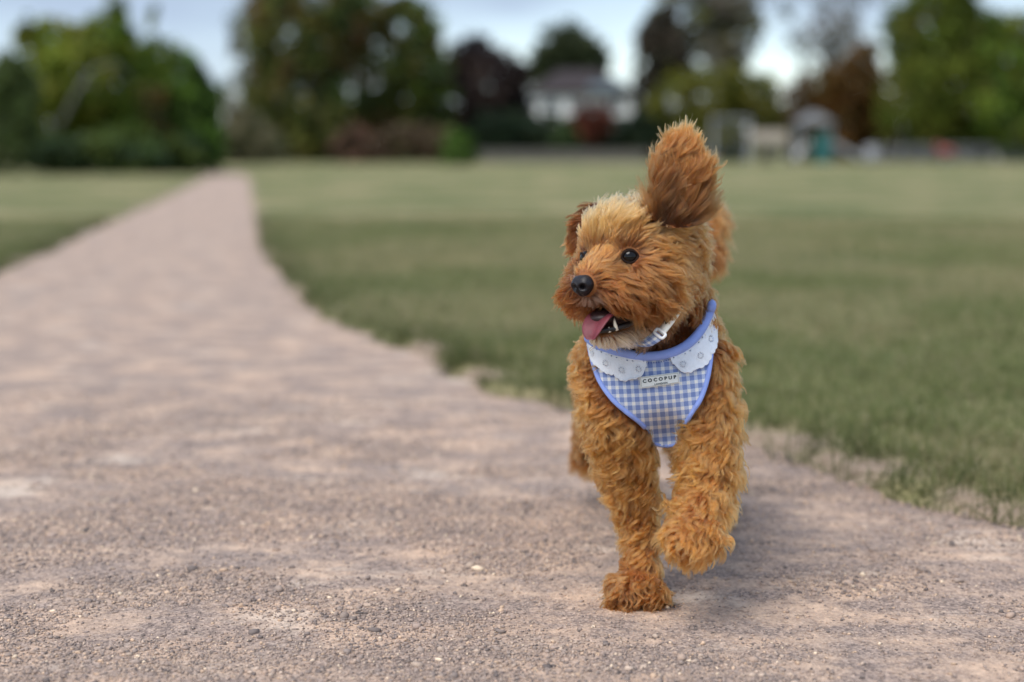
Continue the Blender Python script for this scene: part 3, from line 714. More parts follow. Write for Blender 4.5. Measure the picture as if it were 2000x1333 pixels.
def strands(root, nrm, d, L, lift, wamp, wlen, ph, k, droop=.25):
    t = np.linspace(0, 1, k)[None, :, None]
    dt = unit(d - nrm * (d * nrm).sum(1, keepdims=True) * .8)
    g = np.array([0, 0, -1.0])[None, None]
    dirs = unit(nrm[:, None] * (lift[:, None, None] * (1.25 - t)) + dt[:, None] + g * droop * t)
    st = np.concatenate([np.zeros((len(root), 1, 3)), np.cumsum(dirs[:, :-1] + dirs[:, 1:], 1) / 2 / (k - 1)], 1)
    p = root[:, None] + st * L[:, None, None]
    b1 = unit(np.cross(dt, nrm))
    s = np.sin(2 * np.pi * (t[..., 0] * (L / wlen)[:, None] + ph[:, None]))
    c = np.cos(2 * np.pi * (t[..., 0] * (L / wlen)[:, None] + ph[:, None]))
    s0 = np.sin(2 * np.pi * ph)[:, None]; c0 = np.cos(2 * np.pi * ph)[:, None]
    e = np.minimum(t[..., 0] * 3, 1) ** .8
    p = p + b1[:, None] * ((s - s0 * (1 - e)) * e * wamp[:, None])[..., None] + nrm[:, None] * ((c - c0) * .45 * e * wamp[:, None])[..., None]
    return p
def nearest(src, q):
    kd = KDTree(len(src))
    for i, p in enumerate(src): kd.insert(p, i)
    kd.balance()
    return np.array([kd.find(p)[1] for p in q])
def groom(name, root, nrm, d, L, colr, lift, wamp, wlen, k=9, perB=22, perA=7, pullB=.95, pullA=.42, rad=.00016, parent=None, droop=.25, kind='stuff', fly=.035, mess=1.0, swirl=0.0):
    n = len(root)
    iB = rng.choice(n, max(4, n // perB), replace=False); iA = rng.choice(iB, max(2, len(iB) // perA), replace=False)
    jit = lambda x, s: unit(x + rng.normal(0, s * mess, x.shape))
    if swirl:
        q = root * np.array([150., 150., 150.])
        an = np.sin(q[:, 0] + 1.3 * np.sin(q[:, 2] * .7)) * np.cos(q[:, 2] * .9 + q[:, 1]) + .6 * np.sin(q[:, 2] * 1.7 + q[:, 0] * 1.3 + 2)
        an = an * swirl; b_ = np.cross(nrm, d)
        d = unit(d * np.cos(an)[:, None] + b_ * np.sin(an)[:, None])
        wamp = wamp * (1 + .45 * np.sin(q[:, 2] * .8 + q[:, 0]))
    LA, LB = L[iA] * rng.uniform(.85, 1.2, len(iA)), L[iB] * rng.uniform(.75, 1.2, len(iB))
    phA = rng.random(len(iA)); wlA = wlen[iA] * rng.uniform(.8, 1.3, len(iA))
    A = strands(root[iA], nrm[iA], jit(d[iA], .22), LA, lift[iA] * rng.uniform(.6, 1.7, len(iA)), wamp[iA] * rng.uniform(.5, 1.5, len(iA)), wlA, phA, k, droop)
    nA = nearest(root[iA], root[iB])
    B = strands(root[iB], nrm[iB], jit(d[iB], .16), LB, lift[iB] * rng.uniform(.4, 1.8, len(iB)), wamp[iB] * rng.uniform(.6, 1.5, len(iB)), wlA[nA] * rng.uniform(.9, 1.1, len(iB)), phA[nA] + rng.normal(0, .10, len(iB)), k, droop)
    t = np.linspace(0, 1, k)[None, :, None]
    B = B + (A[nA] - B) * (pullA * t ** .8)
    nB = nearest(root[iB], root)
    L1 = L * rng.uniform(.7, 1.12, n)
    X = strands(root, nrm, jit(d, .13), L1, lift * rng.uniform(.7, 1.4, n), wamp * .35, wlen * rng.uniform(.7, 1.4, n), rng.random(n), k, droop)
    w = pullB * rng.uniform(.82, 1.08, n); w[rng.random(n) < fly] *= .45
    X = X + (B[nB] - X) * np.clip(w[:, None, None] * t ** .42, 0, 1)
    rb = rng.uniform(.82, 1.18, len(iB))[nB] * rng.uniform(.9, 1.1, len(iA))[nA][nB] * rng.uniform(.85, 1.15, n)
    hue = rng.normal(0, .05, len(iB))[nB]
    cc = colr * rb[:, None] * np.stack([1 + hue * .2, 1 + hue, 1 + hue * 1.6], 1)
    r = rad * rng.uniform(.75, 1.25, n)[:, None] * np.interp(np.linspace(0, 1, k), [0, .55, 1], [1, .85, .22])[None]
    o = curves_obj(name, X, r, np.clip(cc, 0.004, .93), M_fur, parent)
    if kind: o['kind'] = kind
    return o
t = NT('curly_fur'); at = t.new('ShaderNodeAttribute', attribute_name='tone'); hi = t.new('ShaderNodeHairInfo')
hb = t.new('ShaderNodeBsdfHairPrincipled'); hb.parametrization = 'COLOR'
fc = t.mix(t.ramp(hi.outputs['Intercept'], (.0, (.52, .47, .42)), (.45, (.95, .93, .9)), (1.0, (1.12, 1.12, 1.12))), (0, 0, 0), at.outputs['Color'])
rm = t.ramp(hi.outputs['Intercept'], (.0, (.20, .155, .125)), (.42, (.82, .79, .76)), (1.0, (1, 1, 1)))  # roots darkened to paint the shadow between the locks
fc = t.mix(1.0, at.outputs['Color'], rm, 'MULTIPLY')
t.c(fc, hb.inputs['Color']); hb.inputs['IOR'].default_value = 1.38
hb.inputs['Roughness'].default_value = .32; hb.inputs['Radial Roughness'].default_value = .55; hb.inputs['Coat'].default_value = 0.0
hb.inputs['Random Roughness'].default_value = .2
t.c(hb.outputs[0], t.out.inputs['Surface'])
M_fur = t.m

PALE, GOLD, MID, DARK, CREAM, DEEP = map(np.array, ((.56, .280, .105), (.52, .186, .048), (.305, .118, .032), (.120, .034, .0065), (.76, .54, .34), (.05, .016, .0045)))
guides = []
def G(p, d, L, c, lift=.45, wave=1.0, sig=.030): guides.append((np.array(p), np.array(Vector(d).normalized()), L, np.array(c), lift, wave, sig))
for s in (-1, 1):
    G(HL(.050, s * .034, .016), HD(-.45, s * .45, .8), .022, GOLD * 1.08, .5, .4, .014)
    G(HL(.046, s * .036, -.024), HD(-.35, s * .7, -.5), .016, MID * 1.05, .35, .3, .014)
    G(HL(.040, s * .050, -.005), HD(-.75, s * .5, .0), .022, GOLD, .4, .5, .016)
    G(HL(.032, s * .034, .034), HD(-.65, s * .55, .40), .036, PALE * .9, .45, .9, .022)
    G(HL(.018, s * .054, -.028), HD(-.78, s * .2, -.5), .038, MID * 1.15, .4, .8, .022)
    G(HL(-.02, s * .060, -.030), HD(-.9, s * .05, -.4), .036, MID, .45, 1, .025)
    G(HL(-.015, s * .062, .012), HD(-.9, s * .2, .1), .036, MID * 1.1, .45, 1, .024)
    G(HL(.078, s * .018, -.022), HD(-.35, s * .9, -.15), .018, (.235, .073, .0145), .35, .2, .012)
    G(HL(.076, s * .034, -.036), HD(-.25, s * .8, -.55), .031, (.230, .078, .0175), .65, .7, .015)
    G(HL(.086, s * .024, -.046), HD(.05, s * .9, -.45), .014, (.180, .053, .010), .5, .25, .011)
    G(HL(.050, s * .043, -.042), HD(-.45, s * .4, -.8), .038, (.200, .066, .015), .45, .5, .018)
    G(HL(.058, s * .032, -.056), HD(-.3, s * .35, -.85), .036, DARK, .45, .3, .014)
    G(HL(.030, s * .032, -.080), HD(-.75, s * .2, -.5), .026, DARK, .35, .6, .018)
    G(HL(.050, s * .020, -.095), HD(-.6, s * .35, -.65), .014, CREAM * .9, .35, .3, .014)
    G(HL(-.01, s * .03, .047), HD(-.9, s * .35, .25), .040, PALE * .92, .45, 1.2, .024)
G(HL(.088, 0, -.014), HD(-.45, 0, .85), .010, GOLD, .3, .1, .010)
G(HL(.070, 0, -.004), HD(-.4, 0, .9), .015, GOLD * 1.1, .35, .2, .013)
G(HL(.056, 0, .014), HD(-.25, .12, .95), .024, PALE * .95, .5, .4, .015)
G(HL(.040, 0, .037), HD(-.6, .12, .7), .034, PALE, .45, .9, .020)
G(HL(.010, .01, .048), HD(-.85, .25, .35), .042, PALE, .5, 1.3, .024)
G(HL(-.04, 0, .05), HD(-.95, .1, .2), .040, GOLD, .5, 1.1, .03)
G(HL(-.012, .024, .046), HD(-.2, .15, 1), .066, GOLD * 1.05, 1.0, 1.0, .017)
G(HL(-.02, -.01, .047), HD(-.6, -.2, .6), .040, GOLD, .8, 1.0, .013)
G(HL(.094, 0, -.050), HD(.5, 0, -.8), .006, (.45, .36, .29), .4, .1, .006)
G(HL(.072, 0, -.096), HD(-.5, 0, -.8), .010, CREAM, .35, .2, .014)
G(HL(.036, 0, -.098), HD(-.7, 0, -.6), .018, CREAM * .85, .35, .5, .018)
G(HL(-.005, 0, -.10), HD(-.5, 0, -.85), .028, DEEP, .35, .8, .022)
# hair sweeping up round the root of the raised ear
G(P(1276, 424, 1.52), (.10, .05, 1), .058, GOLD * 1.1, .5, 1.2, .012)
G(P(1300, 446, 1.508), (.05, -.1, 1), .044, MID * 1.3, .5, 1.2, .012)
G(P(1348, 442, 1.525), (.85, .1, .25), .052, MID * 1.1, .5, 1.3, .014)
# neck and trunk
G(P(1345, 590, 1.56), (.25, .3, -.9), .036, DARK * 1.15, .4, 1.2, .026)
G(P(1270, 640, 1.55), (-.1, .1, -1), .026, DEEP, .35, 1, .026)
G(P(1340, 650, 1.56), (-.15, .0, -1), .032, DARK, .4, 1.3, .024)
for (px, py, Y, d, c) in ((1400, 640, 1.64, (.5, .35, -.8), GOLD), (1425, 700, 1.66, (.5, .4, -.8), GOLD), (1160, 650, 1.66, (-.5, .35, -.8), GOLD * .95), (1150, 720, 1.66, (-.4, .4, -.8), GOLD),
                          (1290, 600, 1.75, (0, 1, .1), GOLD), (1150, 680, 1.80, (-.3, .6, -.7), GOLD * .95), (1400, 690, 1.80, (.3, .6, -.7), GOLD), (1290, 590, 1.9, (0, 1, .1), GOLD),
                          (1130, 700, 1.95, (-.3, .4, -.8), GOLD * 1.02), (1390, 700, 1.95, (.3, .4, -.8), GOLD), (1290, 860, 1.7, (0, .6, -.7), MID), (1285, 850, 1.85, (0, .6, -.7), MID)):
    G(P(px, py, Y), d, .030, c, .5, 1.0, .045)
# legs: flowing down and apart from a parting on the front of each
def leg_guides(pts, colr, L, out=.55):
    for (px, py, Y, r) in pts:
        c = P(px, py, Y)
        for sx_, sy_ in ((-1, -.4), (1, -.4), (-.8, .7), (.8, .7)):
            G(c + Vector((sx_ * r, sy_ * r, 0)), (out * sx_, .15 * sy_, -.85), L, colr * random.uniform(.93, 1.07), .5, 1.35, .024)
leg_guides(((1212, 740, 1.58, .04), (1212, 800, 1.58, .036)), GOLD, .034)
leg_guides(((1222, 880, 1.59, .03), (1240, 960, 1.60, .022)), GOLD * .98, .030)
leg_guides(((1252, 1040, 1.59, .018), (1252, 1095, 1.575, .017)), GOLD * .88, .024, .3)
leg_guides(((1388, 740, 1.58, .042), (1392, 810, 1.57, .036)), GOLD * .98, .034)
leg_guides(((1390, 890, 1.55, .031), (1376, 955, 1.53, .025)), GOLD * 1.06, .034)
leg_guides(((1363, 1015, 1.50, .024),), GOLD * 1.02, .030)
G((xr, footR.y - .03, .035), (-.1, -.55, -.5), .020, MID * .75, .6, 1.0, .018)
G((xr - .025, footR.y - .012, .024), (-.75, -.3, -.4), .020, MID * .72, .6, 1.0, .016)
G((xr + .025, footR.y - .012, .024), (.75, -.3, -.4), .018, MID * .75, .6, 1.0, .016)
G((xr, footR.y - .034, .010), (0, -.6, -.4), .014, DARK * .8, .4, .6, .012)
G(P(1343, 1040, 1.462), (-.2, -.3, -.9), .029, GOLD * .98, .55, 1.0, .018)
G(P(1368, 1040, 1.462), (.25, -.3, -.9), .029, GOLD * .98, .55, 1.0, .018)
G(P(1355, 1062, 1.465), (0, -.1, -1), .022, DARK * 1.2, .4, .8, .014)
for (px, py, Y) in ((1160, 780, 1.93), (1150, 850, 1.98), (1135, 895, 2.01), (1345, 780, 1.92), (1375, 900, 1.92), (1386, 1000, 1.89)):
    G(P(px, py, Y), (random.uniform(-.2, .2), .2, -1), .028, MID * 1.05 if py > 820 else GOLD * .9, .5, 1.2, .04)
for (px, py, Y, d, c) in ((1325, 480, 2.06, (.4, .1, .9), MID * 1.1), (1362, 410, 2.06, (.5, 0, .3), GOLD * .85), (1388, 430, 2.04, (.4, -.1, -.8), MID), (1386, 485, 2.03, (.1, -.1, -1), DARK)):
    G(P(px, py, Y), d, .040, c, .5, 1.0, .03)
gp = np.array([g[0] for g in guides], np.float32); gd = np.array([g[1] for g in guides]); gL = np.array([g[2] for g in guides]); gc = np.array([g[3] for g in guides])
gl = np.array([g[4] for g in guides]); gw = np.array([g[5] for g in guides]); gs = np.array([g[6] for g in guides], np.float32)
def field_at(p):
    d2 = ((p[:, None, :].astype(np.float32) - gp[None]) ** 2).sum(-1)
    d2m = d2 / (2 * gs[None] ** 2)
    w = np.exp(-np.clip(d2m - d2m.min(1, keepdims=True), 0, 60)); w /= w.sum(1, keepdims=True)
    return unit(w @ gd), w @ gL, w @ gc, w @ gl, w @ gw

bc = np.array([b[1][:] for b in balls]); br = np.array([np.mean(b[2]) for b in balls]); breg = [b[0] for b in balls]
regs = ['trunk', 'head', 'foreleg', 'foreleg_left', 'hindleg', 'tail']
bri = np.array([regs.index(r) for r in breg])
def region_of(p):
    out = np.empty(len(p), int)
    for i in range(0, len(p), 20000):
        q = p[i:i + 20000]
        out[i:i + 20000] = bri[(np.linalg.norm(q[:, None] - bc[None], axis=2) - br[None]).argmin(1)]
    return out
EYES = [HL(.0472, s * .0272, -.0060) for s in (-1, 1)]
NOSE = HL(.0950, 0, -.0325)
#@HARNESS_POLY
harn_px = np.array([(1146, 668), (1200, 690), (1262, 700), (1310, 694), (1350, 672), (1375, 640), (1392, 603), (1394, 650), (1390, 700), (1384, 740), (1370, 780), (1350, 808), (1332, 832), (1326, 850), (1320, 868),
                    (1283, 868), (1270, 842), (1250, 824), (1225, 806), (1196, 780), (1172, 746), (1158, 712)], float)
def in_poly(x, y, pl):
    ins = np.zeros(x.shape, bool); n = len(pl)
    for i in range(n):
        ax, ay = pl[i]; bx_, by_ = pl[(i + 1) % n]
        ins ^= ((ay > y) != (by_ > y)) & (x < (bx_ - ax) * (y - ay) / (by_ - ay + 1e-12) + ax)
    return ins

triC = BV[BT].mean(1); triN = unit(np.cross(BV[BT[:, 1]] - BV[BT[:, 0]], BV[BT[:, 2]] - BV[BT[:, 0]]))
treg = region_of(triC)
vw = unit(np.array([0, 0, H]) - triC)
face = (triN * vw).sum(1)
wt = np.where(face > -.25, 1.0, .4) * np.array([.6, 1.9, 1.2, 1.2, .4, .6])[treg]
NF = int(440000 * FUR)
root, nrm = sample(BV, BN, BT, NF, wt)
reg = region_of(root)
d, L, colr, lift, wave = field_at(root)
kp = np.ones(NF, bool)
for e in EYES: kp &= np.linalg.norm(root - np.array(e), axis=1) > .0099
kp &= np.linalg.norm((to_head(root) - to_head(np.array(NOSE))) / np.array([1.2, 1.1, 1.0]), axis=1) > .0128
hl = to_head(root)
mouth = ((hl[:, 0] - .060) / .044) ** 2 + (hl[:, 1] / .027) ** 2 + ((hl[:, 2] + .070) / .0165) ** 2 < 1
kp &= ~(mouth & (reg == 1))
Lm = np.exp(-(((hl[:, 0] - .085) / .03) ** 2 + (hl[:, 1] / .022) ** 2 + ((hl[:, 2] + .055) / .012) ** 2)) * (reg == 1)
L = L * (1 - .5 * Lm)
hx, hy = proj(root)
kp &= ~(in_poly(hx, hy, harn_px) & (root[:, 1] < 1.66) & (reg != 1) & (nrm[:, 1] < .2))
kp &= ~(in_poly(hx, hy, np.array([(1278, 640), (1312, 592), (1340, 582), (1347, 602), (1308, 662), (1285, 674)], float)) & (root[:, 1] < 1.57))
root, nrm, reg, d, L, colr, lift, wave = [a[kp] for a in (root, nrm, reg, d, L, colr, lift, wave)]
# fur parts away from the eyes
for e in EYES:
    v_ = root - np.array(e); q = np.linalg.norm(v_, axis=1); m_ = np.exp(-(q / .017) ** 2)[:, None]
    d = unit(d * (1 - m_ * .6) + unit(v_) * m_ * .9); L = L * (1 - .45 * m_[:, 0])
    dk = np.exp(-(q / .0185) ** 4)[:, None] * .55
    colr = colr * (1 - dk) + DEEP * dk
names = ['trunk_fur', 'head_fur', 'foreleg_fur', 'foreleg_fur', 'hindleg_fur', 'tail_fur']
for r in range(6):
    m_ = reg == r
    if m_.sum() < 50: continue
    wa = .0042 if r != 1 else .0044
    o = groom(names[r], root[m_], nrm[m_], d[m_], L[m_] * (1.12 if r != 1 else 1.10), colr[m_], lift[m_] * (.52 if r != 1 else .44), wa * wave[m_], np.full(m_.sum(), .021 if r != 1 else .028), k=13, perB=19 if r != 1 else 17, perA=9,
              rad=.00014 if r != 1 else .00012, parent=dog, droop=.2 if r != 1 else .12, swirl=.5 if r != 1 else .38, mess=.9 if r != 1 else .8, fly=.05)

# ears: thin leather flaps with long feathered fur
def ear(base, tip, nvec, half_w, thick, nfur, flow, L0, c_in, c_out, lab, wide=False, cup=.18):
    base, tip, nvec = Vector(base), Vector(tip), Vector(nvec).normalized()
    a = (tip - base); ln = a.length; a = a / ln; nvec = (nvec - a * nvec.dot(a)).normalized(); b = a.cross(nvec)
    rot = Matrix((b, a, nvec)).transposed()
    m = MB(); c = (base + tip) / 2
    m.ball((0, 0, 0), (1, 1, 1), None, 40, 28)
    V = np.array(m.v)
    prof = np.sqrt(np.clip(1 - V[:, 1] ** 2, 1e-4, 1))
    if wide: V[:, 0] *= np.clip(np.interp(V[:, 1], [-1, -.6, 0, .5, .85, 1], [1.0, 1.0, 1, .96, .70, .0]) / prof, 0, 14)
    V[:, 0] *= half_w * (1 + .12 * V[:, 1]); V[:, 2] = V[:, 2] * thick + cup * half_w * (V[:, 0] / half_w) ** 2
    V[:, 1] *= ln / 2
    W_ = V @ np.array(rot).T + np.array(c)
    eo = MB(); eo.v = [tuple(w) for w in W_]; eo.f = m.f
    o = eo.build('ear', M_skin, dog, True)
    if lab: o['label'] = lab
    me = o.data; me.calc_loop_triangles()
    T = np.empty(len(me.loop_triangles) * 3, np.int32); me.loop_triangles.foreach_get('vertices', T); T = T.reshape(-1, 3)
    N_ = np.array([v.normal[:] for v in me.vertices])
    p, n_ = sample(W_, N_, T, nfur)
    loc = (p - np.array(c)) @ np.array(rot)
    s_ = loc[:, 0] / half_w; q = loc[:, 1] / (ln / 2)
    dd = flow(s_, q, np.array(a), np.array(b), np.array(nvec), p)
    front = (n_ @ np.array(nvec)) > 0
    col_ = np.where(front[:, None], c_in, c_out) * (1 + .42 * q[:, None])  # paler towards the tip: pigment, plus painted base shade and tip highlight
    Lh = L0 * (1.10 - .30 * np.abs(s_) * (q > 0) - .25 * (q + 1) / 2) * np.clip(np.exp(rng.normal(0, .16, nfur)), .6, 1.5)
    groom('ear_fur', p, n_, dd, Lh, col_, np.full(nfur, .19), np.full(nfur, .0050), np.full(nfur, .040), k=16, perB=30, perA=9, rad=.00014, parent=o, droop=-.05, fly=.16, mess=.75, swirl=.18)
    return o
def flow_up(s_, q, a, b, n, p):
    return unit(a[None] * 1.0 + b[None] * (s_ * (.22 - .26 * (q + 1) / 2))[:, None] + np.array([.10, 0, 0])[None] + (np.maximum(s_, 0) * (1 - .85 * (q + 1) / 2))[:, None] * np.array([.50, 0, -.1])[None])
def flow_far(s_, q, a, b, n, p):
    return unit(a[None] * .9 + b[None] * (s_ * .6)[:, None] + np.array([-.15, 0, -.3])[None])
ear(P(1313, 446, 1.504), P(1327, 308, 1.528), (-.15, -1, .15), .0220, .0030, int(44000 * FUR), flow_up, .048, MID * .66, MID * .66, 'long haired ear blown straight up', True, .45)
ear(P(1178, 398, 1.60), P(1120, 476, 1.615), (-.5, -.8, .4), .0155, .0035, int(9000 * FUR), flow_far, .022, DARK, MID * .7, 'far ear flapping beside the head')

# eyes
t = NT('eye_dark'); t.b.inputs['Base Color'].default_value = (.006, .004, .0035, 1); t.b.inputs['Roughness'].default_value = .06
t.b.inputs['Specular IOR Level'].default_value = .3
M_eye = t.m
M_lid = plain('lid_rim', (.016, .008, .006), .8, .12, .3, 200)
M_black = plain('black_leather', (.012, .009, .009), .34, .5, .3, 200, .25, 900)
for e, s in zip(EYES, (-1, 1)):
    m = MB(); m.ball(e, .0093, None, 40, 28); eo = m.build('eye', M_eye, dog, True)
    o_ = HD(.72, s * .62, .05); ax = o_.orthogonal().normalized(); ay = o_.cross(ax)
    m = MB(); pts = []
    for i in range(36):
        a_ = 2 * math.pi * i / 36
        w_ = ax * math.cos(a_) + ay * math.sin(a_)
        up_ = w_.dot(hU)
        pts.append(Vector(e) + o_ * (.0054 + .0018 * abs(up_)) + w_ * (.0086 - .0022 * abs(up_)))
    m.tube(pts, .0013, 8, True); m.build('eyelid', M_lid, eo, True)
# nose
m = MB(); m.ball((0, 0, 0), (1, 1, 1), None, 64, 44); V = np.array(m.v)
f_, s_, u_ = V[:, 0], V[:, 1], V[:, 2]
rr_ = 1 + .10 * np.exp(-((np.abs(s_) - .55) / .35) ** 2) * sstep(-.2, .4, u_) 
for sg in (-1, 1):
    dn = np.sqrt(((s_ - sg * (.44 + .16 * (u_ < -.05) * np.abs(u_ + .05))) / .25) ** 2 + ((u_ + .10) / .27) ** 2)
    rr_ = rr_ - .62 * np.exp(-dn ** 4) * (f_ > 0)
    rr_ = rr_ + .07 * np.exp(-((dn - 1.45) / .35) ** 2) * (f_ > 0)
rr_ = rr_ - .16 * np.exp(-(s_ / .09) ** 2) * (u_ < -.1) * (f_ > 0)
V = V * rr_[:, None] * np.array([.0098, .0126 , .0112]); V[:, 1] *= 1 - .22 * sstep(0.2, -1, V[:, 2] / .0105)
W_ = V @ np.array(HM).T + np.array(NOSE)
no = MB(); no.v = [tuple(w) for w in W_]; no.f = m.f
t = NT('nose_leather'); v = t.obj(); n_ = t.noise(900, vec=v, kind='ShaderNodeTexVoronoi')
t.b.inputs['Base Color'].default_value = (.011, .008, .0095, 1); t.b.inputs['Roughness'].default_value = .36; t.b.inputs['Specular IOR Level'].default_value = .32
t.c(t.bump(n_.outputs['Distance'], .35, .0008), t.b.inputs['Normal'])
no.build('nose', t.m, dog, True)
# mouth lining, lower lip, tongue, teeth
m = MB(); m.ball(HL(.043, 0, -.069), (.037, .0225, .0125), HM, 24, 16)
m.build('mouth_lining', plain('mouth_dark', (.030, .010, .009), .45, .4, .3, 120), dog, True)
m = MB()
for s in (-1, 1):
    m.tube([HL(.0815, 0, -.0815), HL(.079, s * .009, -.081), HL(.070, s * .0175, -.080), HL(.055, s * .0245, -.077), HL(.038, s * .031, -.070)], [.0026, .0028, .003, .0032, .003], 10)
m.build('lower_lip', M_black, dog, True)
cl = [(.026, .004, -.063, .016, .004), (.046, .004, -.063, .0165, .004), (.062, .004, -.0645, .0168, .0036), (.075, .004, -.069, .0166, .0032), (.0835, .0035, -.0765, .0150, .0028), (.0878, .003, -.084, .0110, .0024), (.0885, .003, -.0895, .0050, .0018)]
# resample the centre line
tt = np.linspace(0, len(cl) - 1, 26); ca_ = np.array(cl); cl2 = np.stack([np.interp(tt, range(len(cl)), ca_[:, i]) for i in range(5)], 1)
for _ in range(2): cl2[1:-1] = (cl2[:-2] + 2 * cl2[1:-1] + cl2[2:]) / 4
vs, fs = [], []; nk = 20
for i, (f, s, u, w_, th_) in enumerate(cl2):
    j = min(max(i, 1), len(cl2) - 2); tg = (HL(*cl2[j + 1][:3]) - HL(*cl2[j - 1][:3])).normalized(); up = (hS.cross(tg)); up = up if up.dot(hU + hF * .4) > 0 else -up
    for k in range(nk):
        a_ = 2 * math.pi * k / nk; x_ = math.cos(a_); z_ = math.sin(a_)
        dip = -.0022 * math.exp(-(x_ / .35) ** 2) if z_ > 0 else 0
        vs.append(HL(f, s, u) + hS * (x_ * w_) + up * (z_ * th_ + .0035 * x_ * x_ + dip))
for i in range(len(cl2) - 1):
    for k in range(nk): fs.append((i * nk + k, i * nk + (k + 1) % nk, (i + 1) * nk + (k + 1) % nk, (i + 1) * nk + k))
fs += [tuple(range(nk)), tuple((len(cl2) - 1) * nk + k for k in range(nk - 1, -1, -1))]
m = MB(); m.add(vs, fs)
m.build('tongue', plain('tongue_pink', (.160, .030, .042), .5, .4, .16, 160, .3, 1200, 0, .2), dog, True)
M_tooth = plain('tooth_ivory', (.80, .72, .58), .25, .5, .05, 100)
for s in (-1, 1):
    m = MB(); m.tube([HL(.0675, s * .0195, -.0815), HL(.069, s * .0195, -.0775), HL(.0695, s * .0190, -.0725), HL(.0685, s * .0182, -.0685)], [.0024, .0022, .0014, .0003], 10)
    m.build('tooth', M_tooth, dog, True)
    m = MB(); m.tube([HL(.0735, s * .0148, -.083), HL(.0745, s * .0148, -.0795), HL(.0745, s * .0148, -.0775)], [.0018, .0015, .0006], 8)
    m.build('tooth', M_tooth, dog, True)
# pads of the standing foot, just seen under the fringe
M_pad = plain('paw_pad', (.055, .045, .045), .6, .35, .3, 200, .4, 600)
for (dx_, dy_, dz_, r_) in ((-.012, -.0285, .008, .0055), (.0, -.031, .008, .006), (.013, -.0285, .007, .0055)):
    m = MB(); m.ball((xr + dx_, footR.y + dy_, dz_), (r_, r_ * .8, r_ * .9), None, 12, 8); m.build('paw_pad', M_pad, dog, True)
#@HARNESS
# ------------------------------------------------------------------ the harness and the collar
tk = np.isin(treg, [0, 2, 3])
bvh_t = BVHTree.FromPolygons([Vector(v) for v in BV], [tuple(t_) for t_ in BT[tk]])
GX, GY = np.arange(1100, 1441, 4), np.arange(560, 909, 4)
YM = np.full((len(GY), len(GX)), np.nan)
camv = Vector((0, 0, H))
for iy, py in enumerate(GY):
    for ix, px in enumerate(GX):
        d_ = (P(px, py, 1.6) - camv).normalized()
        h = bvh_t.ray_cast(camv, d_)
        if h[0] is not None and h[0].y < 1.72: YM[iy, ix] = h[0].y
known = ~np.isnan(YM)
Yf = np.where(known, YM, np.nanmean(YM))
for it in range(400):
    a_ = np.pad(Yf, 1, mode='edge'); av = (a_[:-2, 1:-1] + a_[2:, 1:-1] + a_[1:-1, :-2] + a_[1:-1, 2:]) / 4
    Yf = np.where(known, Yf, av)
for it in range(50):
    a_ = np.pad(Yf, 1, mode='edge'); Yf = (a_[:-2, 1:-1] + a_[2:, 1:-1] + a_[1:-1, :-2] + a_[1:-1, 2:]) / 4
def chestY(px, py):
    x = np.clip((np.asarray(px, float) - GX[0]) / 4, 0, len(GX) - 1.001); y = np.clip((np.asarray(py, float) - GY[0]) / 4, 0, len(GY) - 1.001)
    xi, yi = x.astype(int), y.astype(int); fx, fy = x - xi, y - yi
    return (Yf[yi, xi] * (1 - fx) + Yf[yi, xi + 1] * fx) * (1 - fy) + (Yf[yi + 1, xi] * (1 - fx) + Yf[yi + 1, xi + 1] * fx) * fy
def PN(px, py, Y):
    px, py, Y = np.broadcast_arrays(np.asarray(px, float), np.asarray(py, float), np.asarray(Y, float))
    u = (px - 1000) * K; v = (py - 666.5) * K; dy = CA - v * SA; dz = -SA - v * CA
    return np.stack([u * Y / dy, Y, H + dz * Y / dy], -1)
def spline(pts, n, closed=False):
    """smooth curve through points, evenly spaced"""
    p = np.array(pts, float)
    e = np.concatenate([[2 * p[0] - p[1]], p, [2 * p[-1] - p[-2]]])
    out = []
    for i in range(1, len(e) - 2):
        for t_ in np.linspace(0, 1, 24, endpoint=False):
            a_, b_, c_, d_ = e[i - 1], e[i], e[i + 1], e[i + 2]
            out.append(.5 * (2 * b_ + (c_ - a_) * t_ + (2 * a_ - 5 * b_ + 4 * c_ - d_) * t_ ** 2 + (3 * b_ - a_ - 3 * c_ + d_) * t_ ** 3))
    out.append(p[-1]); out = np.array(out)
    s = np.concatenate([[0], np.cumsum(np.linalg.norm(np.diff(out, axis=0), axis=1))])
    q = np.linspace(0, s[-1], n)
    return np.stack([np.interp(q, s, out[:, i]) for i in range(out.shape[1])], 1)
OFF = .011
top = [(1149, 664), (1172, 679), (1200, 688), (1240, 697), (1278, 699), (1312, 692), (1340, 678), (1364, 655), (1380, 628), (1390, 600)]
lef = [(1149, 664), (1156, 700), (1170, 742), (1194, 778), (1222, 804), (1248, 824), (1264, 842), (1278, 868)]
rig = [(1390, 600), (1391, 650), (1388, 700), (1381, 742), (1368, 780), (1350, 808), (1337, 832), (1330, 850), (1325, 868)]
bot = [(1278, 868), (1301, 872), (1325, 868)]
nu, nv2 = 84, 84
T_, B_, L_, R_ = spline(top, nu), spline(bot, nu), spline(lef, nv2), spline(rig, nv2)
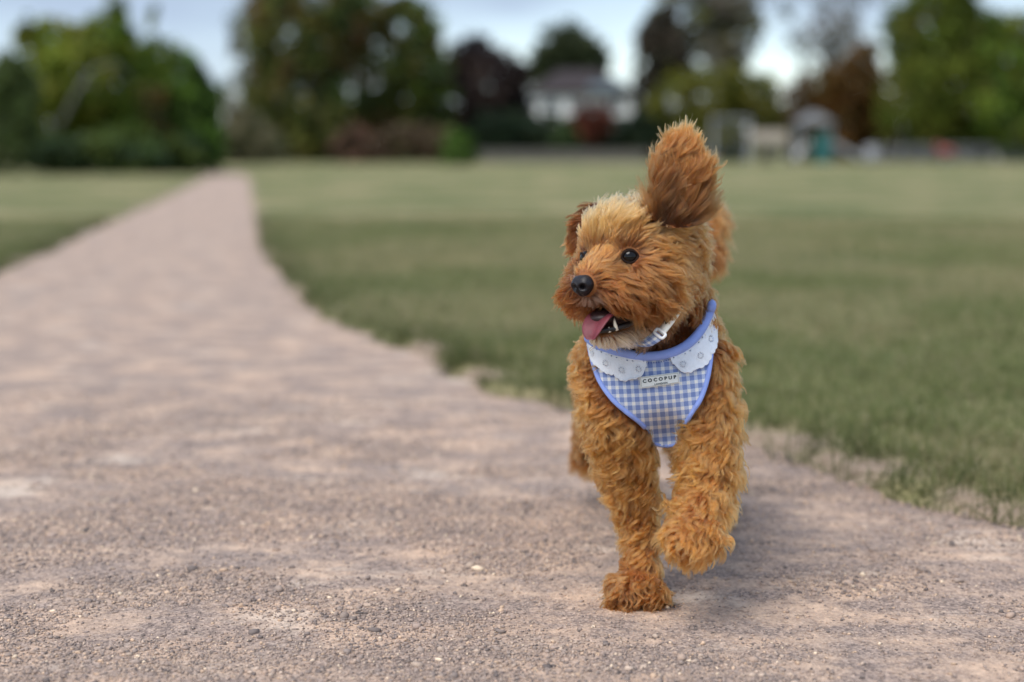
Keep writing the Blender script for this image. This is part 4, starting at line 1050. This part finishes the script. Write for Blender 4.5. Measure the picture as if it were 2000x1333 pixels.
# columns run from neckline to the hem, slightly gathered
U, Vv = np.meshgrid(np.linspace(0, 1, nu), np.linspace(0, 1, nv2), indexing='xy')
Q = ((1 - Vv)[..., None] * T_[None] + Vv[..., None] * B_[None] + (1 - U)[..., None] * L_[:, None] + U[..., None] * R_[:, None]
     - ((1 - U) * (1 - Vv))[..., None] * T_[0] - (U * (1 - Vv))[..., None] * T_[-1] - ((1 - U) * Vv)[..., None] * B_[0] - (U * Vv)[..., None] * B_[-1])
for it in range(120):
    Q[1:-1, 1:-1] = (Q[:-2, 1:-1] + Q[2:, 1:-1] + Q[1:-1, :-2] + Q[1:-1, 2:]) / 4
wr = (fbm(Q[..., 0] / 34, Q[..., 1] / 46, 61, 3) - .5) * .0035
PW = PN(Q[..., 0], Q[..., 1], chestY(Q[..., 0], Q[..., 1]) - OFF - .004 * np.sin(np.pi * np.clip(U, 0, 1)) + wr)
# cloth coordinates: developed length across and down, like the weave of a flat cut piece
xx = (Q[..., 0] - 1300) ; yy = (Q[..., 1] - 740)
Ym = chestY(Q[..., 0], Q[..., 1])
sc = .00036 * 1.58
cu = np.empty_like(xx); cv = np.empty_like(yy)
gx = np.arange(1100, 1441.); 
wrapx = lambda x: np.sign(x) * (np.abs(x) + .00055 * np.abs(x) ** 2)       # the cloth turns away at the sides
rot_ = math.radians(-5)
cu = (wrapx(xx) * math.cos(rot_) + yy * math.sin(rot_)) * sc; cv = (-xx * math.sin(rot_) * -1 * -1 + yy * math.cos(rot_)) * sc
cv = (yy * math.cos(rot_) - xx * math.sin(rot_)) * sc + .00020 * (xx / 60) ** 2 * 4
hb_ = GP(1300, 1100)
harness = empty('dog_harness', (P(1300, 868, 1.58).x, 1.62, P(1300, 868, 1.58).z), 'blue and white gingham dog harness with white lace collar on the dog\'s chest', 'harness')
def grid_faces(h, w):
    i = np.arange(h - 1)[:, None] * w + np.arange(w - 1)[None]
    return np.stack([i, i + w, i + w + 1, i + 1], -1).reshape(-1, 4)
PERIOD = .0092
t = NT('gingham_cloth'); at = t.new('ShaderNodeAttribute', attribute_name='cloth')
sp = t.new('ShaderNodeSeparateXYZ'); t.c(at.outputs['Vector'], sp.inputs[0])
def band(o):
    f = t.math('FRACT', t.math('ADD', t.math('DIVIDE', o, PERIOD), 100.23))
    a = t.math('LESS_THAN', t.math('ABSOLUTE', t.math('SUBTRACT', f, .5)), .29)
    return a
bx_, by_ = band(sp.outputs['X']), band(sp.outputs['Y'])
sm = t.math('MULTIPLY', t.math('ADD', bx_, by_), .5)
tw = t.noise(1500, 2, .5, at.outputs['Vector']).outputs['Fac']
cc_ = t.ramp(sm, (0.0, (.86, .83, .79)), (.5, (.47, .525, .70)), (1.0, (.205, .275, .53)))
cc_ = t.mix(1.0, cc_, t.ramp(tw, (.3, .84), (.7, 1.08)), 'MULTIPLY')
t.c(cc_, t.b.inputs['Base Color']); t.b.inputs['Roughness'].default_value = .85; t.b.inputs['Specular IOR Level'].default_value = .2
t.b.inputs['Sheen Weight'].default_value = .15
wv = t.new('ShaderNodeTexWave'); wv.inputs['Scale'].default_value = 420; wv.inputs['Distortion'].default_value = .5; t.c(at.outputs['Vector'], wv.inputs['Vector'])
t.c(t.bump(t.math('ADD', tw, wv.outputs['Fac']), .3, .0006), t.b.inputs['Normal'])
M_ging = t.m
M_blue = plain('blue_binding', (.29, .385, .80), .6, .35, .10, 60, .25, 1400)
M_lace = plain('white_lace', (.90, .90, .93), .85, .2, .04, 200, .45, 1300)
M_patch = plain('cream_rubber_patch', (.84, .82, .76), .45, .4, .04, 200, .1, 800)
M_ink = plain('black_lettering', (.015, .015, .018), .5, .3, .1, 100)
pan = mesh_np('chest_panel', PW.reshape(-1, 3), grid_faces(nv2, nu), M_ging, harness, True)
set_attr(pan.data, 'cloth', 'POINT', 'FLOAT_VECTOR', np.stack([cu.ravel(), cv.ravel(), np.zeros(cu.size)], 1))
md = pan.modifiers.new('thick', 'SOLIDIFY'); md.thickness = .003; md.offset = -1
bvh_p = BVHTree.FromPolygons([Vector(v) for v in PW.reshape(-1, 3)], [tuple(f) for f in grid_faces(nv2, nu)])
def onP(px, py, off):
    """point over the harness cloth"""
    d_ = (P(px, py, 1.6) - camv).normalized(); h = bvh_p.ray_cast(camv, d_)
    Y = h[0].y if h[0] is not None else float(chestY(px, py)) - OFF - .001
    return P(px, py, Y - off)
# rolled neck binding, closed behind the neck under the fur
nk = [P(q[0], q[1] - 3, float(chestY(q[0], q[1])) - OFF - .0022 - .004 * math.sin(math.pi * i / 69)) for i, q in enumerate(spline(top, 70))]
back = [P(1382, 588, 1.66), P(1345, 586, 1.69), P(1290, 586, 1.70), P(1228, 590, 1.69), P(1172, 618, 1.66)]
ring = spline([tuple(p) for p in nk[::6]] + [tuple(nk[-1])] + [tuple(p) for p in back] + [tuple(nk[0])], 150)
m = MB(); m.tube([Vector(p) for p in ring[:-1]], .0052, 12, True); m.build('neck_binding', M_blue, harness, True)
m = MB()
for i in range(60):
    q = spline(top, 61)[i]; q2 = spline(top, 61)[i] * .45 + spline(top, 61)[i + 1] * .55
    if 1190 < q[0] < 1345:
        m.tube([onP(q[0], q[1] + 9.5, .0008), onP(q2[0], q2[1] + 9.5, .0008)], .0006, 5)
st = m.build('stitching', plain('blue_thread', (.06, .10, .36), .7, .2, .1, 90), harness); st['kind'] = 'stuff'
for crv, nm in ((lef, 'edge_binding'), (rig, 'edge_binding'), (bot, 'hem_binding')):
    pts = [onP(q[0], q[1], -.0005) for q in spline(crv, 60) if nm == 'hem_binding' or q[1] < 836]
    m = MB(); m.tube(pts, .0028 if nm == 'edge_binding' else .0018, 10); m.build(nm, M_blue, harness, True)
# strap under the chest and round the back
m = MB()
# lace collar halves: scalloped cloth with real eyelet holes and raised embroidery
def lace(inner_c, outer_c, lobes, name='lace_collar'):
    ns, nw = 230, 74
    A_, B2 = spline(inner_c, ns), spline(outer_c, ns)
    s_ = np.linspace(0, 1, ns)[None, :]; w_ = np.linspace(0, 1, nw)[:, None]
    lobe = np.abs(np.sin(np.pi * s_ * lobes)) ** .55
    small = .045 * np.abs(np.sin(np.pi * s_ * lobes * 3.5))
    ext = (.885 + .115 * lobe + small) * np.clip(np.minimum(s_, 1 - s_) * 14, .35, 1) ** .5
    q = A_[None] * (1 - (w_ * ext)[..., None]) + B2[None] * (w_ * ext)[..., None]
    s_mm = np.concatenate([[0], np.cumsum(np.linalg.norm(np.diff((A_ + B2) / 2, axis=0), axis=1))]) * .57
    wid = np.linalg.norm(B2 - A_, axis=1) * .57
    Smm = np.broadcast_to(s_mm[None], (nw, ns)); Wmm = w_ * ext * wid[None]
    rel = np.zeros((nw, ns)); hole = np.zeros((nw, ns), bool)
    Ltot = s_mm[-1]
    for l in range(lobes):
        cs = (l + .5) / lobes * Ltot; cw = np.interp(cs, s_mm, wid) * .60
        for k in range(9):
            a_ = 2 * math.pi * k / 9 + l
            ex, ey = math.cos(a_), math.sin(a_)
            dx, dy = Smm - cs - 2.9 * ex, Wmm - cw - 2.9 * ey
            r_, tg = dx * ex + dy * ey, -dx * ey + dy * ex
            dn = np.sqrt((r_ / 1.15) ** 2 + (tg / .72) ** 2); hole |= dn < 1
            rel += np.exp(-((dn - 1.6) / .4) ** 2) * .6
        dn = np.hypot(Smm - cs, Wmm - cw); rel += np.exp(-((dn - 1.3) / .4) ** 2) * .7
        rel += np.exp(-((dn - 5.2) / .35) ** 2) * .35
    for k in range(int(lobes * 3)):
        cs = (k + .5) / (lobes * 3) * Ltot; cw = np.interp(cs, s_mm, wid) * .17
        dn = np.sqrt(((Smm - cs) / 1.25) ** 2 + ((Wmm - cw) / .95) ** 2)
        if k % 3 != 1: hole |= dn < 1
        rel += np.exp(-((dn - 1.5) / .4) ** 2) * .5
    edge_d = (1 - w_) * ext * wid[None]
    rel += np.exp(-((edge_d - .5) / .5) ** 2) * .9 + .35 * np.sin(Smm * 7) * np.exp(-((edge_d - 1.4) / .6) ** 2)
    ruff = .0012 * np.sin(Smm / 5.5 + 1) * w_
    Yb = np.empty((nw, ns))
    for i in range(0, nw, 6):
        for j in range(0, ns, 6): Yb[i, j] = onP(q[i, j, 0], q[i, j, 1], 0).y
    ii, jj = np.arange(0, nw, 6), np.arange(0, ns, 6)
    tmp = np.stack([np.interp(np.arange(ns), jj, Yb[i, jj]) for i in ii]); Yb = np.stack([np.interp(np.arange(nw), ii, tmp[:, j]) for j in range(ns)], 1)
    V = PN(q[..., 0], q[..., 1], Yb - .0030 - .0014 * w_ - rel * .0009 + ruff)
    F_ = grid_faces(nw, ns); hf = hole.ravel()[F_].sum(1) >= 3; F_ = F_[~hf]
    us = np.unique(F_); mp_ = np.full(nw * ns, -1); mp_[us] = np.arange(len(us))
    o = mesh_np(name, V.reshape(-1, 3)[us], mp_[F_], M_lace, harness, True)
    md = o.modifiers.new('t', 'SOLIDIFY'); md.thickness = .0009; md.offset = 0
    return o
lace([(1146, 660), (1165, 676), (1195, 688), (1230, 697), (1262, 701)], [(1147, 690), (1164, 716), (1192, 732), (1226, 744), (1264, 728)], 4)
lace([(1308, 696), (1338, 682), (1362, 660), (1378, 630), (1388, 596)], [(1318, 724), (1354, 726), (1388, 702), (1402, 660), (1397, 610)], 4)
# name patch with raised lettering
pc = [(1249, 737), (1325.5, 727), (1327.5, 748.5), (1251.5, 759.5)]
def patch_pt(a_, b_, off):
    x = (pc[0][0] * (1 - a_) + pc[1][0] * a_) * (1 - b_) + (pc[3][0] * (1 - a_) + pc[2][0] * a_) * b_
    y = (pc[0][1] * (1 - a_) + pc[1][1] * a_) * (1 - b_) + (pc[3][1] * (1 - a_) + pc[2][1] * a_) * b_
    return onP(x, y, off)
cs_ = [patch_pt(a_, b_, .0) for a_, b_ in ((0, 0), (1, 0), (1, 1), (0, 1), (.5, 0), (.5, 1))]
bow = sum(p.y for p in cs_[:4]) / 4 - (cs_[4].y + cs_[5].y) / 2
def patch_q(a_, b_, off):
    """a stiff patch: straight between its corners, a little bowed"""
    x = (pc[0][0] * (1 - a_) + pc[1][0] * a_) * (1 - b_) + (pc[3][0] * (1 - a_) + pc[2][0] * a_) * b_
    y = (pc[0][1] * (1 - a_) + pc[1][1] * a_) * (1 - b_) + (pc[3][1] * (1 - a_) + pc[2][1] * a_) * b_
    Y = (cs_[0].y * (1 - a_) + cs_[1].y * a_) * (1 - b_) + (cs_[3].y * (1 - a_) + cs_[2].y * a_) * b_
    return P(x, y, Y - bow * 4 * a_ * (1 - a_) - .0022 - off)
na_, nb_ = 25, 9
Vp = np.array([[patch_q(a_, b_, 0)[:] for a_ in np.linspace(0, 1, na_)] for b_ in np.linspace(0, 1, nb_)])
pt = mesh_np('name_patch', Vp.reshape(-1, 3), grid_faces(nb_, na_), M_patch, harness, True)
md = pt.modifiers.new('t', 'SOLIDIFY'); md.thickness = .0018; md.offset = 0
m = MB(); e_ = [(.025, .09), (.975, .09), (.975, .91), (.025, .91)]
pts = []
for (a0, b0), (a1, b1) in zip(e_, e_[1:] + e_[:1]):
    for q in np.linspace(0, 1, 12, endpoint=False): pts.append(patch_q(a0 + (a1 - a0) * q, b0 + (b1 - b0) * q, .0010))
m.tube(pts, .00035, 5, True); m.build('stitch_line', plain('pale_thread', (.55, .54, .50), .7, .2), pt)
def text_mesh(txt, spacing, bold):
    c = bpy.data.curves.new('lettering', 'FONT'); c.body = txt; c.space_character = spacing; c.offset = bold; c.resolution_u = 3; c.size = 1
    o = bpy.data.objects.new('lettering_tmp', c); COL.objects.link(o); bpy.context.view_layer.update()
    me = bpy.data.meshes.new_from_object(o.evaluated_get(bpy.context.evaluated_depsgraph_get()))
    bpy.data.objects.remove(o)
    v = np.empty(len(me.vertices) * 3); me.vertices.foreach_get('co', v); v = v.reshape(-1, 3)
    f = [tuple(p.vertices) for p in me.polygons]; bpy.data.meshes.remove(me)
    v[:, 0] = (v[:, 0] - v[:, 0].min()) / np.ptp(v[:, 0]); v[:, 1] = (v[:, 1] - v[:, 1].min()) / np.ptp(v[:, 1])
    return v, f
def lettering(txt, spacing, bold, mapf, parent):
    v, f = text_mesh(txt, spacing, bold)
    m = MB(); m.add([mapf(x, y) for x, y, _ in v], f)
    return m.build('lettering', M_ink, parent)
lettering('COCOPUP', 1.62, .042, lambda x, y: patch_q(.07 + .86 * x, .57 - .33 * y, .0012), pt)
lettering('LONDON', 1.15, .035, lambda x, y: patch_q(.36 + .33 * x, .88 - .15 * y, .0012), pt)
# leash ring and the girth strap that runs back under the ribs
strap_c = [P(1301, 866, 1.592), P(1300, 866, 1.63), P(1298, 862, 1.68), P(1296, 856, 1.74)]
m = MB(); vs = []
for p in strap_c: vs += [p + Vector((-.0095, 0, -.002)), p + Vector((.0095, 0, -.002)), p + Vector((.0095, 0, .0015)), p + Vector((-.0095, 0, .0015))]
fs = [(i * 4 + k, i * 4 + (k + 1) % 4, i * 4 + 4 + (k + 1) % 4, i * 4 + 4 + k) for i in range(3) for k in range(4)]
m.add(vs, fs); m.build('girth_strap', M_blue, harness)

# the collar: gingham band, white slider, white name band running up behind the jaw
collar = empty('dog_collar', P(1288, 655, 1.52), 'slim gingham collar with white slider and lettered white band under the dog\'s jaw', 'collar')
wv_ = (P(1283, 644.5, 1.528) - P(1297, 655.5, 1.516))
def strip(name, pts, half, mat, thick=.0016, parent=collar, cloth=False):
    vs, cl_ = [], []; n = len(pts); L_acc = 0
    for i, p in enumerate(pts):
        h = half[i] if hasattr(half, '__len__') else half
        w_ = wv_.normalized() * h
        vs += [p - w_, p, p + w_]
        if i: L_acc += (pts[i] - pts[i - 1]).length
        cl_ += [(-h, L_acc, 0), (0, L_acc, 0), (h, L_acc, 0)]
    o = mesh_np(name, np.array([v[:] for v in vs]), grid_faces(n, 3), mat, parent, True)
    if cloth: set_attr(o.data, 'cloth', 'POINT', 'FLOAT_VECTOR', np.array(cl_))
    md = o.modifiers.new('t', 'SOLIDIFY'); md.thickness = thick; md.offset = 0
    return o
band_pts = [Vector(p) for p in spline([P(1290, 651, 1.492)[:], P(1308, 628, 1.492)[:], P(1326, 602, 1.503)[:], P(1340, 578, 1.552)[:]], 24)]
nb2 = strip('name_band', band_pts, .0060, M_patch)
geo_dir = [(band_pts[i + 1] - band_pts[i]).normalized() for i in range(23)]
def on_band(x, y):
    s = x * 22.9; i = int(s); p = band_pts[i].lerp(band_pts[i + 1], s - i)
    nrm_ = geo_dir[i].cross(wv_).normalized(); nrm_ = nrm_ if nrm_.y < 0 else -nrm_
    return p + wv_.normalized() * ((y - .5) * .0112) + nrm_ * .0012
lettering('COCOPUP', 1.35, .03, lambda x, y: on_band(.12 + .84 * x, .45 + .42 * y), nb2)
lettering('LONDON', 1.15, .03, lambda x, y: on_band(.32 + .42 * x, .14 + .18 * y), nb2)
gp_ = [Vector(p) for p in spline([P(1288, 653, 1.491)[:], P(1274, 664, 1.493)[:], P(1256, 672, 1.506)[:], P(1225, 668, 1.535)[:]], 18)]
strip('collar_band', gp_, .0080, M_ging, .002, collar, True)
bk = [Vector(p) for p in spline([P(1330, 590, 1.545)[:], P(1340, 560, 1.59)[:], P(1310, 540, 1.655)[:], P(1250, 550, 1.67)[:], P(1200, 600, 1.63)[:], P(1205, 650, 1.56)[:], P(1228, 668, 1.534)[:]], 30)]
strip('collar_band', bk, .0075, M_ging, .002, collar, True)
ax_ = (P(1300, 642, 1.512) - P(1281, 662, 1.510)).normalized(); wy = wv_.normalized(); c0_ = P(1289, 652, 1.488)
m = MB(); pts = []
for i in range(28):
    a_ = 2 * math.pi * i / 28; ca2, sa2 = math.cos(a_), math.sin(a_)
    sq = lambda v_: math.copysign(abs(v_) ** .45, v_)
    pts.append(c0_ + ax_ * (sq(ca2) * .0032) + wy * (sq(sa2) * .0082))
m.tube(pts, .0016, 8, True); m.build('slider', plain('white_plastic', (.80, .80, .80), .35, .5, .03, 50), collar, True)
